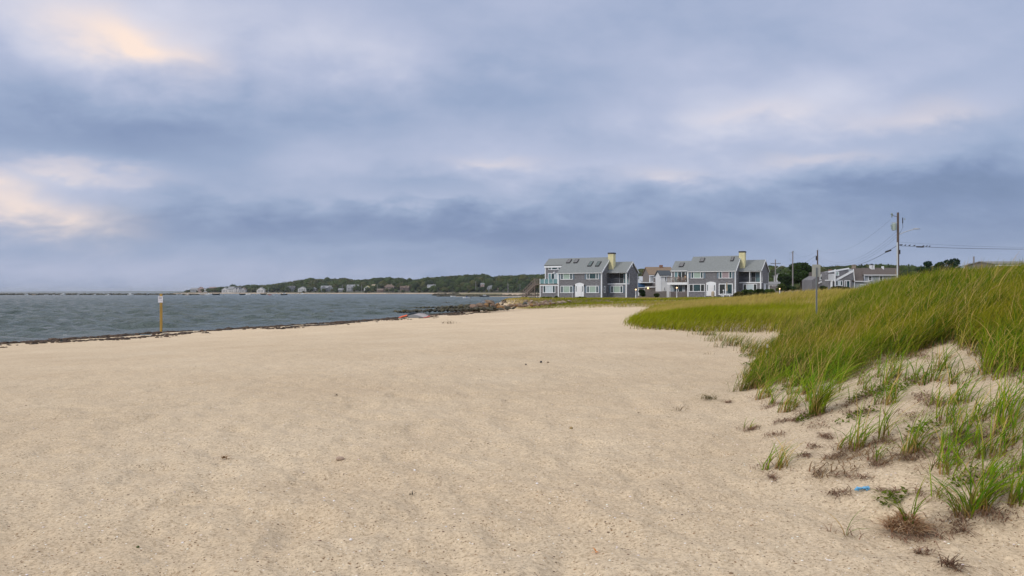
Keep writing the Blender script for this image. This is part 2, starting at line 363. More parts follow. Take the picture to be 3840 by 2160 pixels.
# ---- water
def water_mat():
    m = bpy.data.materials.new('sea_water'); m.use_nodes = True; N = m.node_tree.nodes; L = m.node_tree.links; b = N['Principled BSDF']
    b.inputs['Base Color'].default_value = WATER + (1,); b.inputs['Roughness'].default_value = .22; b.inputs['IOR'].default_value = 1.33; b.inputs['Specular IOR Level'].default_value = WSPEC
    tc = N.new('ShaderNodeTexCoord')
    def nz(s, st, d=4, r=.6, rot=.3):
        mp = N.new('ShaderNodeMapping'); mp.inputs['Scale'].default_value = st; mp.inputs['Rotation'].default_value = (0, 0, rot); L.new(tc.outputs['Object'], mp.inputs[0])
        n = N.new('ShaderNodeTexNoise'); n.inputs['Scale'].default_value = s; n.inputs['Detail'].default_value = d; n.inputs['Roughness'].default_value = r; L.new(mp.outputs[0], n.inputs[0]); return n.outputs[0]
    b1 = N.new('ShaderNodeBump'); b1.inputs['Strength'].default_value = 1.0; b1.inputs['Distance'].default_value = .9; L.new(nz(.55, (1, 1.6, 1), 5), b1.inputs['Height'])
    b2 = N.new('ShaderNodeBump'); b2.inputs['Strength'].default_value = .9; b2.inputs['Distance'].default_value = .22; L.new(nz(2.6, (1, 1.5, 1), 4), b2.inputs['Height'])
    L.new(b1.outputs[0], b2.inputs['Normal']); L.new(b2.outputs[0], b.inputs['Normal'])
    # patches of greener and greyer water, a few white crests
    r = N.new('ShaderNodeValToRGB'); r.color_ramp.elements[0].position = .35; r.color_ramp.elements[1].position = .65
    r.color_ramp.elements[0].color = WATER + (1,); r.color_ramp.elements[1].color = WATER2 + (1,); L.new(nz(.12, (1, 2.2, 1), 6, .7), r.inputs[0])
    fo = N.new('ShaderNodeValToRGB'); fo.color_ramp.elements[0].position = .725; fo.color_ramp.elements[1].position = .75; L.new(nz(.33, (1, 1.5, 1), 7, .62, 1.1), fo.inputs[0])
    mx = N.new('ShaderNodeMixRGB'); L.new(fo.outputs[0], mx.inputs[0]); L.new(r.outputs[0], mx.inputs[1]); mx.inputs[2].default_value = (.75, .78, .78, 1)
    L.new(mx.outputs[0], b.inputs['Base Color']); return m
WATER = (.052, .080, .073); WATER2 = (.100, .132, .122); WSPEC = .22
def waves(X, Y, D):
    z = np.zeros(X.shape); g = np.random.default_rng(3)
    for k in range(34):
        lam = .75 * 1.065 ** k; th = R(200) + g.normal(0, .45); a = .0185 * lam ** .8
        w = a * np.exp(-(D / (lam * 90)) ** 2)
        z += w * np.sin((X * math.sin(th) + Y * math.cos(th)) * 2 * math.pi / lam + g.uniform(0, 6.3) + 4 * vn(X * .35 / lam, Y * .35 / lam, k))
    z = z + .05 * (fbm(X * .5, Y * .8, 5, 3) - .5) * np.exp(-(D / 200) ** 2)
    return np.where(D < 900, z * sm((900 - D) / 500), 0) * .9 * np.clip(-shore_dist(X, Y) / 9, .12, 1)
waz = np.linspace(R(-85), R(75), 900)
grid_mesh('sea_water', waz, np.exp(np.linspace(math.log(20), math.log(12000), 1000)), waves, water_mat(), kind='structure', label='grey green choppy bay water')
# ---- far shore: land with beach edge and low hills
SK = [(560, 1101), (640, 1099), (680, 1093), (720, 1088), (800, 1082), (860, 1077), (940, 1072), (1000, 1072), (1060, 1063), (1120, 1054), (1170, 1048), (1240, 1048), (1290, 1045), (1330, 1052), (1400, 1048),
      (1430, 1043), (1490, 1044), (1550, 1052), (1590, 1045), (1640, 1040), (1700, 1035), (1770, 1031), (1810, 1031), (1850, 1038), (1900, 1036), (2000, 1032), (2060, 1029), (2200, 1026), (2350, 1012), (2450, 1014), (2600, 1010),
      (2850, 995), (2950, 1000), (3050, 1003), (3150, 998), (3250, 992), (3330, 994), (3500, 1000), (3700, 1015), (3900, 1030), (4600, 1040)]
SKX = np.array([p[0] for p in SK]); SKY_ = np.array([p[1] for p in SK])
def fshore(px): return np.interp(px, [400, 640, 1000, 1300, 1600, 2100, 2600, 3000, 3600, 4600], [1500, 1350, 1230, 1150, 1050, 950, 700, 420, 380, 380])
def ftop(px):  # height of the tree tops at that bearing
    return CZ + (HOR - np.interp(px, SKX, SKY_)) / F * (fshore(px) * 1.16)
def fground(px, t):
    """ground height of the far shore, t = 0 at the water's edge .. 1 ridge .. 2 behind"""
    top = np.maximum(ftop(px) - 11, 2.0)
    return np.interp(t, [-1, 0, .12, .3], [-3, 0, 1.5, 3.0]) + (top - 3) * sm((t - .15) / .85)
fp = np.linspace(560, 4500, 420); ft = np.concatenate([np.linspace(-.6, .3, 14), np.linspace(.34, 2.2, 22)])
PP, TT = np.meshgrid(fp, ft); DD = fshore(PP) * (1 + .16 * TT); XX = (PP - 1920) / F * DD
ZZ = fground(PP, TT) * sm((PP - 600) / 120) + (-2) * (1 - sm((PP - 600) / 60)) + 2.0 * (fbm(XX * .02, DD * .02, 8, 3) - .5) * sm((TT - .2) / .3)
nr, nc = PP.shape; i = np.arange(nr * nc).reshape(nr, nc)
fcol = np.where((TT < .13)[..., None], np.array([.42, .34, .25]), np.array([.035, .045, .02])) * (.8 + .4 * fbm(XX * .05, DD * .05, 4, 3))[..., None]
npmesh('hills', np.stack([XX.ravel(), DD.ravel(), ZZ.ravel()], 1), np.stack([i[:-1, :-1].ravel(), i[:-1, 1:].ravel(), i[1:, 1:].ravel(), i[1:, :-1].ravel()], 1), mat('hill_ground', (1, 1, 1), .95, .2, .2, attr=True), None, True, fcol.reshape(-1, 3), kind='structure', label='low wooded far shore with a thin beach')
# ---- distant hills on the horizon
pz = np.linspace(-900, 900, 160); Dh = 7000
zt = CZ + (2.0 + 3.2 * fbm(pz * .004, pz * 0, 2, 3)) / F * Dh
vb = [((p - 1920) / F * Dh, Dh, -4) for p in pz] + [((p - 1920) / F * (Dh + 300), Dh + 300, z) for p, z in zip(pz, zt)] + [((p - 1920) / F * (Dh + 900), Dh + 900, -4) for p in pz]
n = len(pz); fb = [(r * n + k, r * n + k + 1, (r + 1) * n + k + 1, (r + 1) * n + k) for r in (0, 1) for k in range(n - 1)]
npmesh('distant_hills', np.array(vb), np.array(fb), mat('far_hill', (.06, .09, .07), .95), None, True, kind='structure', label='faint blue hills on the left horizon')
# ---- spit with marsh grass and sand behind the far groyne
pz = np.linspace(1680, 2100, 60); tz = np.linspace(0, 1, 10); P2, T2 = np.meshgrid(pz, tz)
D2 = 385 + (pz - 1680) * -.06 + T2 * np.interp(P2, [1680, 1760, 2100], [60, 260, 420]); X2 = (P2 - 1920) / F * D2
Z2 = np.interp(T2, [0, .08, .5, .9, 1], [-.4, .7, 1.5, 1.3, -.4]) * sm((P2 - 1680) / 40) - .4 * (1 - sm((P2 - 1680) / 30)) + .3 * (fbm(X2 * .1, D2 * .1, 2) - .5)
sandy = ((P2 > 1880) & (T2 < .55)) | (T2 < .1)
c2 = np.where(sandy[..., None], np.array([.46, .37, .27]), np.array([.13, .125, .045])); nr, nc = P2.shape; i = np.arange(nr * nc).reshape(nr, nc)
npmesh('sand_spit', np.stack([X2.ravel(), D2.ravel(), Z2.ravel()], 1), np.stack([i[:-1, :-1].ravel(), i[:-1, 1:].ravel(), i[1:, 1:].ravel(), i[1:, :-1].ravel()], 1), MATS['hill_ground'], None, True, c2.reshape(-1, 3), kind='structure', label='grassy sand spit beyond the moored dinghies')
# ---- woods on the far shore: read as one mass
def crown_mass(name, cs, ico_, m, **kw):
    V, Fc = ico_; vs, fs, cl = [], [], []; g = np.random.default_rng(5); o = 0
    for (x, y, z, rx, rz, c) in cs:
        d = 1 + .55 * (fbm(V[:, 0] * 1.7 + x, V[:, 1] * 1.7 + y + V[:, 2] * 2.1, int(abs(x)) % 97, 3) - .5)
        p = V * d[:, None] * np.array([rx, rx, rz]) + np.array([x, y, z]); vs.append(p); fs.append(Fc + o); o += len(V)
        cl.append(np.tile(np.array(c), (len(V), 1)) * (1 + .25 * (g.random((len(V), 1)) - .5)))
    # loose sprays of leaves standing off each crown break up its outline
    c_ = np.array([q[:5] for q in cs]); k = 90; n = len(c_) * k; d = g.normal(size=(n, 3)); d[:, 2] = np.abs(d[:, 2]) * .9 + .05 * d[:, 2]; d /= np.linalg.norm(d, axis=1)[:, None]; rep = np.repeat(c_, k, 0)
    P_ = rep[:, :3] + d * rep[:, [3, 3, 4]] * g.uniform(.86, 1.16, (n, 1)); a = g.normal(size=(n, 3)); a /= np.linalg.norm(a, axis=1)[:, None]; b_ = np.cross(a, d); b_ /= np.linalg.norm(b_, axis=1)[:, None] + 1e-6
    s_ = rep[:, 3:4] * g.uniform(.07, .17, (n, 1)); a *= s_; b_ *= s_ * .8; V4 = np.stack([P_ - a, P_ - b_, P_ + a, P_ + b_], 1).reshape(-1, 3)
    T_ = np.arange(n * 4).reshape(-1, 4); T_ = np.concatenate([T_[:, :3], T_[:, [0, 2, 3]]]) + o; cc = np.repeat(np.repeat(np.array([q[5] for q in cs]), k, 0) * g.uniform(.6, 1.5, (n, 1)), 4, 0)
    vs.append(V4); fs.append(T_); cl.append(cc)
    return npmesh(name, np.concatenate(vs), np.concatenate(fs), m, None, False, np.concatenate(cl), **kw)
cs = []; g = np.random.default_rng(12)
HS_CLEAR = []   # filled with (px0, px1, t) of the far houses so that they stay in view
def leafcol(g):
    r = g.random(); b = np.array([.050, .078, .020]) if r < .6 else (np.array([.075, .085, .025]) if r < .85 else np.array([.035, .06, .022]))
    return b * g.uniform(.5, .9)
# ================================================================== FAR HOUSES (data first: the woods leave room for them)
# px0, px1, base row, ridge row, wall, roof, style, label
WH, LG, GR, BR, TN, PK = (.62, .64, .66), (.42, .44, .47), (.22, .24, .27), (.20, .15, .13), (.45, .38, .28), (.48, .36, .34)
DKR, GYR, BRR, PKR = (.10, .11, .13), (.26, .28, .31), (.17, .13, .11), (.33, .24, .23)
FH = [
 (718, 746, 1095, 1080, LG, GYR, 'side', 'pale grey house at the very tip of the far point'),
 (745, 764, 1094, 1076, PK, PKR, 'gable', 'tall pinkish gabled house second along the far point'),
 (764, 780, 1095, 1081, WH, GYR, 'gable', 'small white gabled house between pinkish house and dark tree clump on the point'),
 (786, 812, 1096, 1077, WH, PKR, 'cross', 'white house with pinkish roof and side gable on the far point'),
 (812, 834, 1096, 1080, TN, PKR, 'side', 'tan shore house with long pink roof on the far point'),
 (835, 857, 1097, 1078, WH, GYR, 'gable', 'white twin gabled house at the left end of the bright white row'),
 (858, 879, 1097, 1075, WH, GYR, 'side', 'tall white house with flat grey roof in the bright white row'),
 (880, 904, 1097, 1076, WH, DKR, 'cross', 'white house with dark roof at the right end of the bright white row'),
 (906, 923, 1097, 1078, LG, BRR, 'gable', 'grey house with brown roof just left of the big dark trees'),
 (966, 994, 1098, 1078, WH, GYR, 'gable', 'lone white gabled house with low wing right of the big dark trees'),
 (1073, 1108, 1092, 1073, GR, DKR, 'cross', 'dark grey three gabled house under the tall trees'),
 (1120, 1150, 1093, 1075, WH, GYR, 'gable', 'bright white house with wide front gable under the tall trees'),
 (1171, 1186, 1091, 1078, GR, GYR, 'gable', 'little grey cottage between white gable and long grey house'),
 (1205, 1253, 1092, 1072, GR, GYR, 'cross', 'long grey shore house with two roof heights'),
 (1270, 1288, 1093, 1082, GR, GYR, 'side', 'low grey boat shed close to the far water edge'),
 (1302, 1345, 1092, 1068, LG, GYR, 'cross', 'large pale grey many windowed house left of the yellow gabled house'),
 (1367, 1390, 1091, 1072, WH, (.50, .46, .22), 'gable', 'white house with yellow gable on the far shore'),
 (1395, 1408, 1088, 1067, (.50, .42, .30), (.40, .34, .26), 'side', 'narrow cream tower house beside the yellow gabled house'),
 (1415, 1438, 1096, 1083, BR, BRR, 'side', 'low brown hut at the landward end of the far pier'),
 (1440, 1482, 1089, 1067, (.26, .20, .17), BRR, 'hip', 'brown house with broad hipped roof and two chimneys'),
 (1502, 1534, 1091, 1073, BR, BRR, 'cross', 'reddish brown house half hidden in far shore woods'),
 (1577, 1590, 1083, 1070, WH, GYR, 'gable', 'tiny white gable left of the white cottage with wing'),
 (1603, 1638, 1088, 1068, WH, GYR, 'cross', 'white cottage with dark wing in the middle of the far woods'),
 (1682, 1698, 1053, 1043, LG, GYR, 'gable', 'grey roof poking out of the hilltop woods, left one of two'),
 (1726, 1742, 1050, 1042, PK, PKR, 'gable', 'pinkish roof poking out of the hilltop woods, right one of two'),
 (1706, 1734, 1068, 1060, TN, (.45, .40, .30), 'side', 'cream roofed house sunk among trees halfway up the far hill'),
 (1803, 1832, 1080, 1062, PK, GYR, 'cross', 'pink and white house with chimney behind grey gambrel house'),
 (1826, 1861, 1089, 1069, (.38, .40, .43), GYR, 'gambrel', 'grey gambrel fronted house near the far sand spit'),
 (1863, 1880, 1088, 1080, BR, BRR, 'side', 'low brown outbuilding right of the grey gambrel house')]
def ft_for(px, row):
    ts = np.linspace(.13, 1.3, 200); D = fshore(px) * (1 + .16 * ts); z = fground(px, ts) * (sm((px - 600) / 120) if px < 720 else 1)
    r = HOR - (z - CZ) * F / D; k = int(np.argmin(np.abs(r - row))); return float(D[k]), float(ts[k])
def far_house(px0, px1, rb, rt, wc, rc, style, label):
    pc = (px0 + px1) / 2; D, t = ft_for(pc, rb); w = (px1 - px0) / F * D; hz = (rb - rt) / F * D; x = (pc - 1920) / F * D; z = CZ + (HOR - rb) / F * D
    e = empty('shore_house', (x, D, z), 0, label=label, cat='house', group='houses along the far shore')
    wm = mat('fw_%d_%d_%d' % tuple(int(c * 100) for c in wc), wc, .8); rm = mat('fr_%d_%d_%d' % tuple(int(c * 100) for c in rc), rc, .9)
    a = w / 2; dp = min(w, 9) / 2; eh = hz * (.58 if style != 'gable' else .55); wb = MB(); rf = MB(); wn = MB(); o = .35
    if style in ('gable', 'gambrel'):
        prof = [(-a, -2), (a, -2), (a, eh), (0, hz), (-a, eh)] if style == 'gable' else [(-a, -2), (a, -2), (a, eh * .8), (a * .65, hz * .8), (0, hz), (-a * .65, hz * .8), (-a, eh * .8)]
        wb.prism(prof, -dp, dp, 'y'); top = prof[2:]
        for (p, q) in zip(top[:-1], top[1:]): rf.slab((q[0], -dp - o, q[1] + .25), (q[0], dp + o, q[1] + .25), (p[0] * 1.05, dp + o, p[1] + .1), (p[0] * 1.05, -dp - o, p[1] + .1), -.35)
    elif style == 'hip':
        wb.box(-a * .8, a * .8, -dp, dp, -2, eh); rf.add([(-a, -dp - o, eh), (a, -dp - o, eh), (a, dp + o, eh), (-a, dp + o, eh), (-a * .4, 0, hz), (a * .4, 0, hz)], [(3, 2, 1, 0), (0, 1, 5, 4), (1, 2, 5), (2, 3, 4, 5), (3, 0, 4)])
    else:
        wb.prism([(-dp, -2), (dp, -2), (dp, eh), (0, hz - .2), (-dp, eh)], -a, a, 'x')
        rf.slab((-a - o, -dp - o, eh - .1), (a + o, -dp - o, eh - .1), (a + o, 0, hz + .05), (-a - o, 0, hz + .05), -.3)
        rf.slab((a + o, dp + o, eh - .1), (-a - o, dp + o, eh - .1), (-a - o, 0, hz + .05), (a + o, 0, hz + .05), -.3)
        if style == 'cross':
            for cx, cw in ((-a * .5, a * .42), (a * .45, a * .34)):
                wb.prism([(cx - cw, 0), (cx + cw, 0), (cx + cw, eh * 1.02), (cx, hz * .93), (cx - cw, eh * 1.02)], -dp - 1.2, -.3, 'y')
                rf.slab((cx, -dp - 1.5, hz * .93 + .2), (cx, 0, hz * .93 + .2), (cx + cw * 1.1, 0, eh), (cx + cw * 1.1, -dp - 1.5, eh), -.3)
                rf.slab((cx - cw * 1.1, -dp - 1.5, eh), (cx - cw * 1.1, 0, eh), (cx, 0, hz * .93 + .2), (cx, -dp - 1.5, hz * .93 + .2), -.3)
    fy = -dp - (1.3 if style == 'cross' else .1)
    wo = wb.build('wall', wm, e); ro = rf.build('roof', rm, e)
    k = max(2, int(w / 3.2)); pm = mat('far_glass', (.03, .045, .06), .3)
    for r_ in range(2 if hz > 6 else 1):
        for j in range(k):
            cx = -a * .8 + (j + .5) * 1.6 * a / k
            if abs(cx) > a * .78: continue
            wn = MB().box(cx - .55, cx + .55, fy - .12, fy + .6, eh * (.18 + .45 * r_), eh * (.18 + .45 * r_) + eh * .26); wn.build('window', pm, e)
    cm = MB().box(a * .25, a * .25 + 1.0, -.5, .5, hz * .8, hz + 1.2)
    if style in ('cross', 'hip') or px0 in (858, 1603): cm.build('chimney', mat('far_chimney', (.35, .28, .25), .9), ro)
    HS_CLEAR.append((px0 - 3, px1 + 3, t, rt))
for a_ in FH: far_house(*a_)
# ---- far woods
def place_woods(t, step, rr, pmin, pmax):
    px = pmin
    while px < pmax:
        kf = .6 if px > 2500 else 1.0; px += kf * step * g.uniform(.6, 1.4) * 900 / float(fshore(px)); tt = t + g.uniform(-.06, .06); D = float(fshore(px)) * (1 + .16 * tt); r = rr * kf * g.uniform(.6, 1.35)
        hp = r / D * F
        if any(a - hp * .35 < px < b + hp * .35 and th - .14 < tt < th + .03 for a, b, th, rt in HS_CLEAR) and g.random() > .28: continue
        if px < 700: continue
        zg = float(fground(px, tt)); top = float(ftop(px)); rz = r * g.uniform(.7, 1.0)
        zc = zg + rz * .75 + g.uniform(0, 2.5)
        if tt > .85: zc = max(zc, top - rz * g.uniform(.92, 1.25))
        zc = min(zc, top - rz * .9 + g.uniform(-.8, .8))
        cs.append((at(px, D), D, zc, r, rz, leafcol(g)))
for t, step, rr in ((.165, 26, 2.0), (.22, 26, 3.0), (.30, 20, 4.2), (.40, 18, 5.2), (.52, 17, 6.0), (.64, 17, 6.4), (.76, 17, 6.6), (.88, 16, 6.8), (1.0, 13, 6.8), (1.06, 18, 6.5)):
    place_woods(t, step, rr, 690, 4300)
for (px, row, r) in ((1010 - 60, 1067, 7), (1165, 1042, 8), (875, 1066, 7), (920, 1071, 6), (895, 1074, 5), (965, 1073, 7), (1000, 1070, 6), (1040, 1066, 6), (1125, 1050, 7), (1090, 1056, 6), (1228, 1040, 5), (1428, 1041, 4), (1535, 1043, 4), (1150, 1046, 6)):
    D = float(fshore(px)) * 1.13; z = zat(row, D) - r * .85; cs.append((at(px, D), D, z, r, r * .85, leafcol(g)))
    cs.append((at(px + 5, D), D + 3, z - r * .9, r * .8, r * .9, leafcol(g)))
fol = mat('far_foliage', (1, 1, 1), .95, .35, .35, attr=True, spec=.1)
crown_mass('far_woods', cs, ICO2, fol, kind='stuff', label='dark green woods covering the low hills across the bay', cat='woods')
# ================================================================== GRASS
def blades(x, y, z, h, w, ang, bend, cb, cm_, ct, K=3):
    """arched tapering blades as one vertex array; ang = lean azimuth, bend 0..1"""
    n = len(x); t = np.linspace(0, 1, K + 1); lx, ly = np.cos(ang), np.sin(ang)
    pa = rng.uniform(0, 2 * math.pi, n); pa = np.where(rng.random(n) < .5, ang + math.pi / 2, pa); wx, wy = np.cos(pa), np.sin(pa)
    V = np.zeros((n, K + 1, 2, 3)); C = np.zeros((n, K + 1, 2, 3))
    for k, tt in enumerate(t):
        up = h * (tt - .42 * bend * tt ** 2); ou = h * bend * (.18 * tt + .75 * tt ** 2)
        cx, cy, cz = x + lx * ou, y + ly * ou, z + up; ww = w * (1 - tt) ** .6 * .5 + .0006
        V[:, k, 0] = np.stack([cx - wx * ww, cy - wy * ww, cz], 1); V[:, k, 1] = np.stack([cx + wx * ww, cy + wy * ww, cz], 1)
        c = cb + (cm_ - cb) * min(1, tt / .4) if tt < .4 else cm_ + (ct - cm_) * (tt - .4) / .6
        C[:, k, 0] = c; C[:, k, 1] = c
    i = (np.arange(n) * (K + 1) * 2)[:, None] + (np.arange(K) * 2)[None, :]
    Fq = np.stack([i, i + 1, i + 3, i + 2], -1).reshape(-1, 4)
    return V.reshape(-1, 3), Fq, C.reshape(-1, 3)
def cvar(n, c, s=.25, hue=.15):
    c = np.array(c)[None, :] * (1 + s * (rng.random((n, 1)) - .5) * 2); return c * (1 + hue * (rng.random((n, 3)) - .5))
def grass_mat():
    m = bpy.data.materials.new('grass_blade'); m.use_nodes = True; N = m.node_tree.nodes; L = m.node_tree.links; b = N['Principled BSDF']
    a = N.new('ShaderNodeAttribute'); a.attribute_name = 'col'; L.new(a.outputs[0], b.inputs['Base Color']); b.inputs['Roughness'].default_value = .8; b.inputs['Specular IOR Level'].default_value = .06
    tr = N.new('ShaderNodeBsdfTranslucent'); L.new(a.outputs[0], tr.inputs[0]); mx = N.new('ShaderNodeMixShader'); mx.inputs[0].default_value = .3
    L.new(b.outputs[0], mx.inputs[1]); L.new(tr.outputs[0], mx.inputs[2]); L.new(mx.outputs[0], N['Material Output'].inputs[0]); return m
GM = grass_mat(); MATS['grass_blade'] = GM
GREEN, DGREEN, OLIVE, STRAW, BROWN, TAN = (.118, .190, .006), (.038, .105, .004), (.205, .200, .010), (.48, .36, .12), (.24, .15, .075), (.36, .28, .17)
def sample(n, a0, a1, D0, D1, p=0):
    a = rng.uniform(R(a0), R(a1), n); u = rng.random(n); D = D0 + (D1 - D0) * u ** (1 + p); return D * np.sin(a), D * np.cos(a)
# -- foreground dune
EDGE = np.array(sorted((lambda q: (math.atan2(q[0], q[1]), math.hypot(*q)))(ghit(*p)) for p in ((2700, 1500), (2780, 1500), (2860, 1440), (2950, 1425), (3040, 1500), (3120, 1440), (3230, 1400), (3400, 1350), (3560, 1305), (3640, 1385), (3750, 1425), (3850, 1450), (4100, 1450))))
def near_mask(x, y):
    q = x - foot(y); cl = fbm(x * .9, y * .9, 51, 3); cl2 = fbm(x * 2.2, y * 2.2, 52, 2)
    edge = np.interp(np.arctan2(x, y), EDGE[:, 0], EDGE[:, 1]); y_, y = y, np.hypot(x, y)
    dense = sm((y - edge + (cl - .5) * 2.6 + (cl2 - .5) * 1.2) / 1.0) * sm((q - .05 + (cl2 - .5) * 1.4 + (cl - .5) * .8) / .7) * (1 - sm((3.0 - q) / 1.6) * np.clip((.57 - cl2) * 9, 0, .97))
    y = y_
    right = sm((x - 4.1 - (y - 4) * .10) / .9) * sm((y - 4.6) / .8) * np.clip((cl - .47) * 7, 0, 1) * np.clip((cl2 - .56) * 12, 0, 1) * .22
    up = np.clip(1.25 - .4 * sm((.48 - cl) * 6) , 0, 1)
    return np.clip(np.maximum(dense * up, right), 0, 1)
n = 440000; x, y = sample(n, 6, 47, 4.6, 31, -.25); mk = near_mask(x, y) * (1 - .55 * sm((np.hypot(x, y) - 27) / 4)); y_ok = (mk > rng.random(n)) & (y < 30); x, y = x[y_ok], y[y_ok]; n = len(x)
z = H(x, y) - .02; d = np.hypot(x, y); pn = fbm(x * .45, y * .45, 61, 4); pn2 = fbm(x * 1.3, y * 1.3, 62, 3)
h = rng.uniform(.34, .76, n) * (.72 + .6 * pn2) * (.75 + .25 * near_mask(x, y)) * (.65 + .35 * sm((d - 7) / 4)); w = rng.uniform(.0035, .0080, n) * (1 + d / 30)
sel = np.clip((pn - .42) * 4 + rng.normal(0, .35, n), 0, 1)[:, None]
cm_ = cvar(n, GREEN) * (1 - sel) + cvar(n, OLIVE) * sel; dg = (rng.random(n) < .15 + .65 * sm((pn2 - .44) * 5))[:, None]; cm_ = np.where(dg, cvar(n, DGREEN), cm_)
st = (rng.random(n) < .14)[:, None]; cm_ = np.where(st, cvar(n, STRAW), cm_); qq = x - foot(y); st = (rng.random(n) < .14 * (1 - sm((qq - 1.0) / 1.5)))[:, None]; cm_ = np.where(st, cvar(n, (.36, .25, .10), .4), cm_); ct = np.where(rng.random((n, 1)) < .5, cm_ * 1.1, cvar(n, OLIVE, .3) * 1.15)
cb = np.where(rng.random((n, 1)) < .6, cvar(n, BROWN), cm_ * .7)
ang = rng.normal(.15, .62, n) + .9 * (fbm(x * .8, y * .8, 66, 2) - .5); bend = np.clip(rng.normal(.85, .25, n), .15, 1.3)
v, f, c = blades(x, y, z, h, w, ang, bend, cb, cm_, ct, 4)
npmesh('dune_grass', v, f, GM, None, False, c, kind='stuff', label='windblown green beach grass covering the near dune', cat='grass')
# -- seed stalks that stand above the crest
n = 650; x, y = sample(n, 16, 47, 12, 26); k = near_mask(x, y) > .5; x, y = x[k], y[k]; n = len(x)
v, f, c = blades(x, y, H(x, y), rng.uniform(.62, 1.05, n), rng.uniform(.009, .014, n), rng.normal(.1, .3, n), rng.uniform(.35, .75, n), cvar(n, OLIVE), cvar(n, STRAW), cvar(n, (.36, .25, .12)), 6)
npmesh('seed_stalks', v, f, GM, None, False, c, kind='stuff', label='straw coloured seed stalks leaning over the dune crest', cat='grass')
# -- brown thatch between the blades
n = 60000; x, y = sample(n, 6, 47, 4.8, 24, -.2); mk = near_mask(x, y); gp = fbm(x * .7, y * .7, 71, 3); k = ((mk > .05) | (fbm(x * 1.6, y * 1.6, 72, 2) > .66)) & (x - foot(y) > .2) & (rng.random(n) < (.12 + 1.6 * np.clip(gp - .45, 0, 1) * 2 + .6 * (np.abs(np.hypot(x, y) - np.interp(np.arctan2(x, y), EDGE[:, 0], EDGE[:, 1])) < .7))); x, y = x[k], y[k]; n = len(x)
v, f, c = blades(x, y, H(x, y) + .01, rng.uniform(.05, .18, n), rng.uniform(.006, .014, n), rng.normal(.2, 1.4, n), rng.uniform(1.3, 2.4, n), cvar(n, BROWN), cvar(n, (.24, .18, .12)), cvar(n, TAN), 3)
npmesh('dead_grass', v, f, GM, None, False, c, kind='stuff', label='grey brown dead stems matted between the dune grass', cat='grass')
# -- mid field
def field_mask(x, y):
    s = shore_dist(x, y); q = x - foot(y); e = fbm(x * .5, y * .5, 81, 3)
    m = sm((q + .2 + (e - .5) * 2.0) / 1.0) * sm((s - np.where(y > 98, .6, 3.5)) / np.where(y > 98, .8, 2))
    m = m * (y > 25.5) * (1 - .0 * e)
    m = m * (1 - sm((y - 121) / 3) * ((x > 3) & (x < 60)))
    return m
n = 300000; x, y = sample(n, -6, 47, 26, 140, .25); mk = field_mask(x, y); k = (mk > rng.random(n)) & (y < 135); x, y = x[k], y[k]; n = len(x); d = np.hypot(x, y)
z = H(x, y) - .02; pn = fbm(x * .09, y * .09, 91, 4); pn2 = fbm(x * .5, y * .3, 92, 3); q = x - foot(y)
h = rng.uniform(.40, .72, n) * (.75 + .5 * pn2) * np.where(y > 90, .60, 1); w = .012 + .00042 * d
tanw = np.clip((pn - .47) * 4 + .75 * sm((d - 42) / 22) * sm(q / 6) * (1 - sm((d - 88) / 12)) + 1.2 * sm((4 - x) / 5) * (y > 95) * (y < 122) + rng.normal(0, .25, n), 0, 1)[:, None]
cm_ = cvar(n, (.205, .235, .005)) * (1 - tanw) + cvar(n, (.42, .34, .085)) * tanw; cb = np.where(rng.random((n, 1)) < .4, cvar(n, BROWN), cm_ * .85); ct = cm_ * 1.08 * (1 - .4 * tanw) + cvar(n, (.34, .27, .12)) * .4 * tanw
v, f, c = blades(x, y, z, h, w, rng.normal(.1, .45, n), np.clip(rng.normal(.62, .2, n), .1, 1.1), cb, cm_, ct, 3)
npmesh('field_grass', v, f, GM, None, False, c, kind='stuff', label='olive and tan beach grass on the flats before the houses', cat='grass')
# -- grass on the spit and along the terrace is part of those sheets
# -- single tufts on the bare sand of the dune foot
def tuft_mesh(px, py, nb, hh, spread, bendm=.6, brown=.15, K=5, lean=.15):
    x0, y0 = ghit(px, py); z0 = H1(x0, y0); n = nb
    r = spread * .7 * np.sqrt(rng.random(n)); a = rng.uniform(0, 6.28, n); bx, by = r * np.cos(a), r * np.sin(a)
    h = hh * rng.uniform(.5, 1.2, n); w = rng.uniform(.0065, .0115, n); bend = np.clip(rng.normal(bendm + .15, .28, n), .05, 1.4)
    ang = np.where(rng.random(n) < .85, rng.normal(lean, .6, n), rng.uniform(0, 6.28, n))
    sel = rng.random((n, 1)); cm_ = np.where(sel < brown, cvar(n, STRAW), np.where(sel < .6, cvar(n, (.20, .29, .015)), cvar(n, (.10, .21, .012))))
    cb = np.where(rng.random((n, 1)) < .7, cvar(n, (.34, .20, .08)), cm_); v, f, c = blades(bx, by, np.full(n, -.02), h, w, ang, bend, cb, cm_, cm_ * 1.1, K)
    return (x0, y0, z0), v, f, c
def litter(n, rad, colr, hmax=.03, ls=(.04, .12)):
    r = rad * np.sqrt(rng.random(n)); a = rng.uniform(0, 6.28, n)
    return blades(r * np.cos(a), r * np.sin(a), rng.uniform(0, hmax, n), rng.uniform(*ls, n), rng.uniform(.003, .007, n), rng.uniform(0, 6.28, n), rng.uniform(1.2, 2.3, n), cvar(n, colr), cvar(n, colr, .4), cvar(n, (.20, .14, .10), .4), 3)
def Z1(zx, zy): return 2700 + zx / 1.5096, 1200 + zy / 1.5096
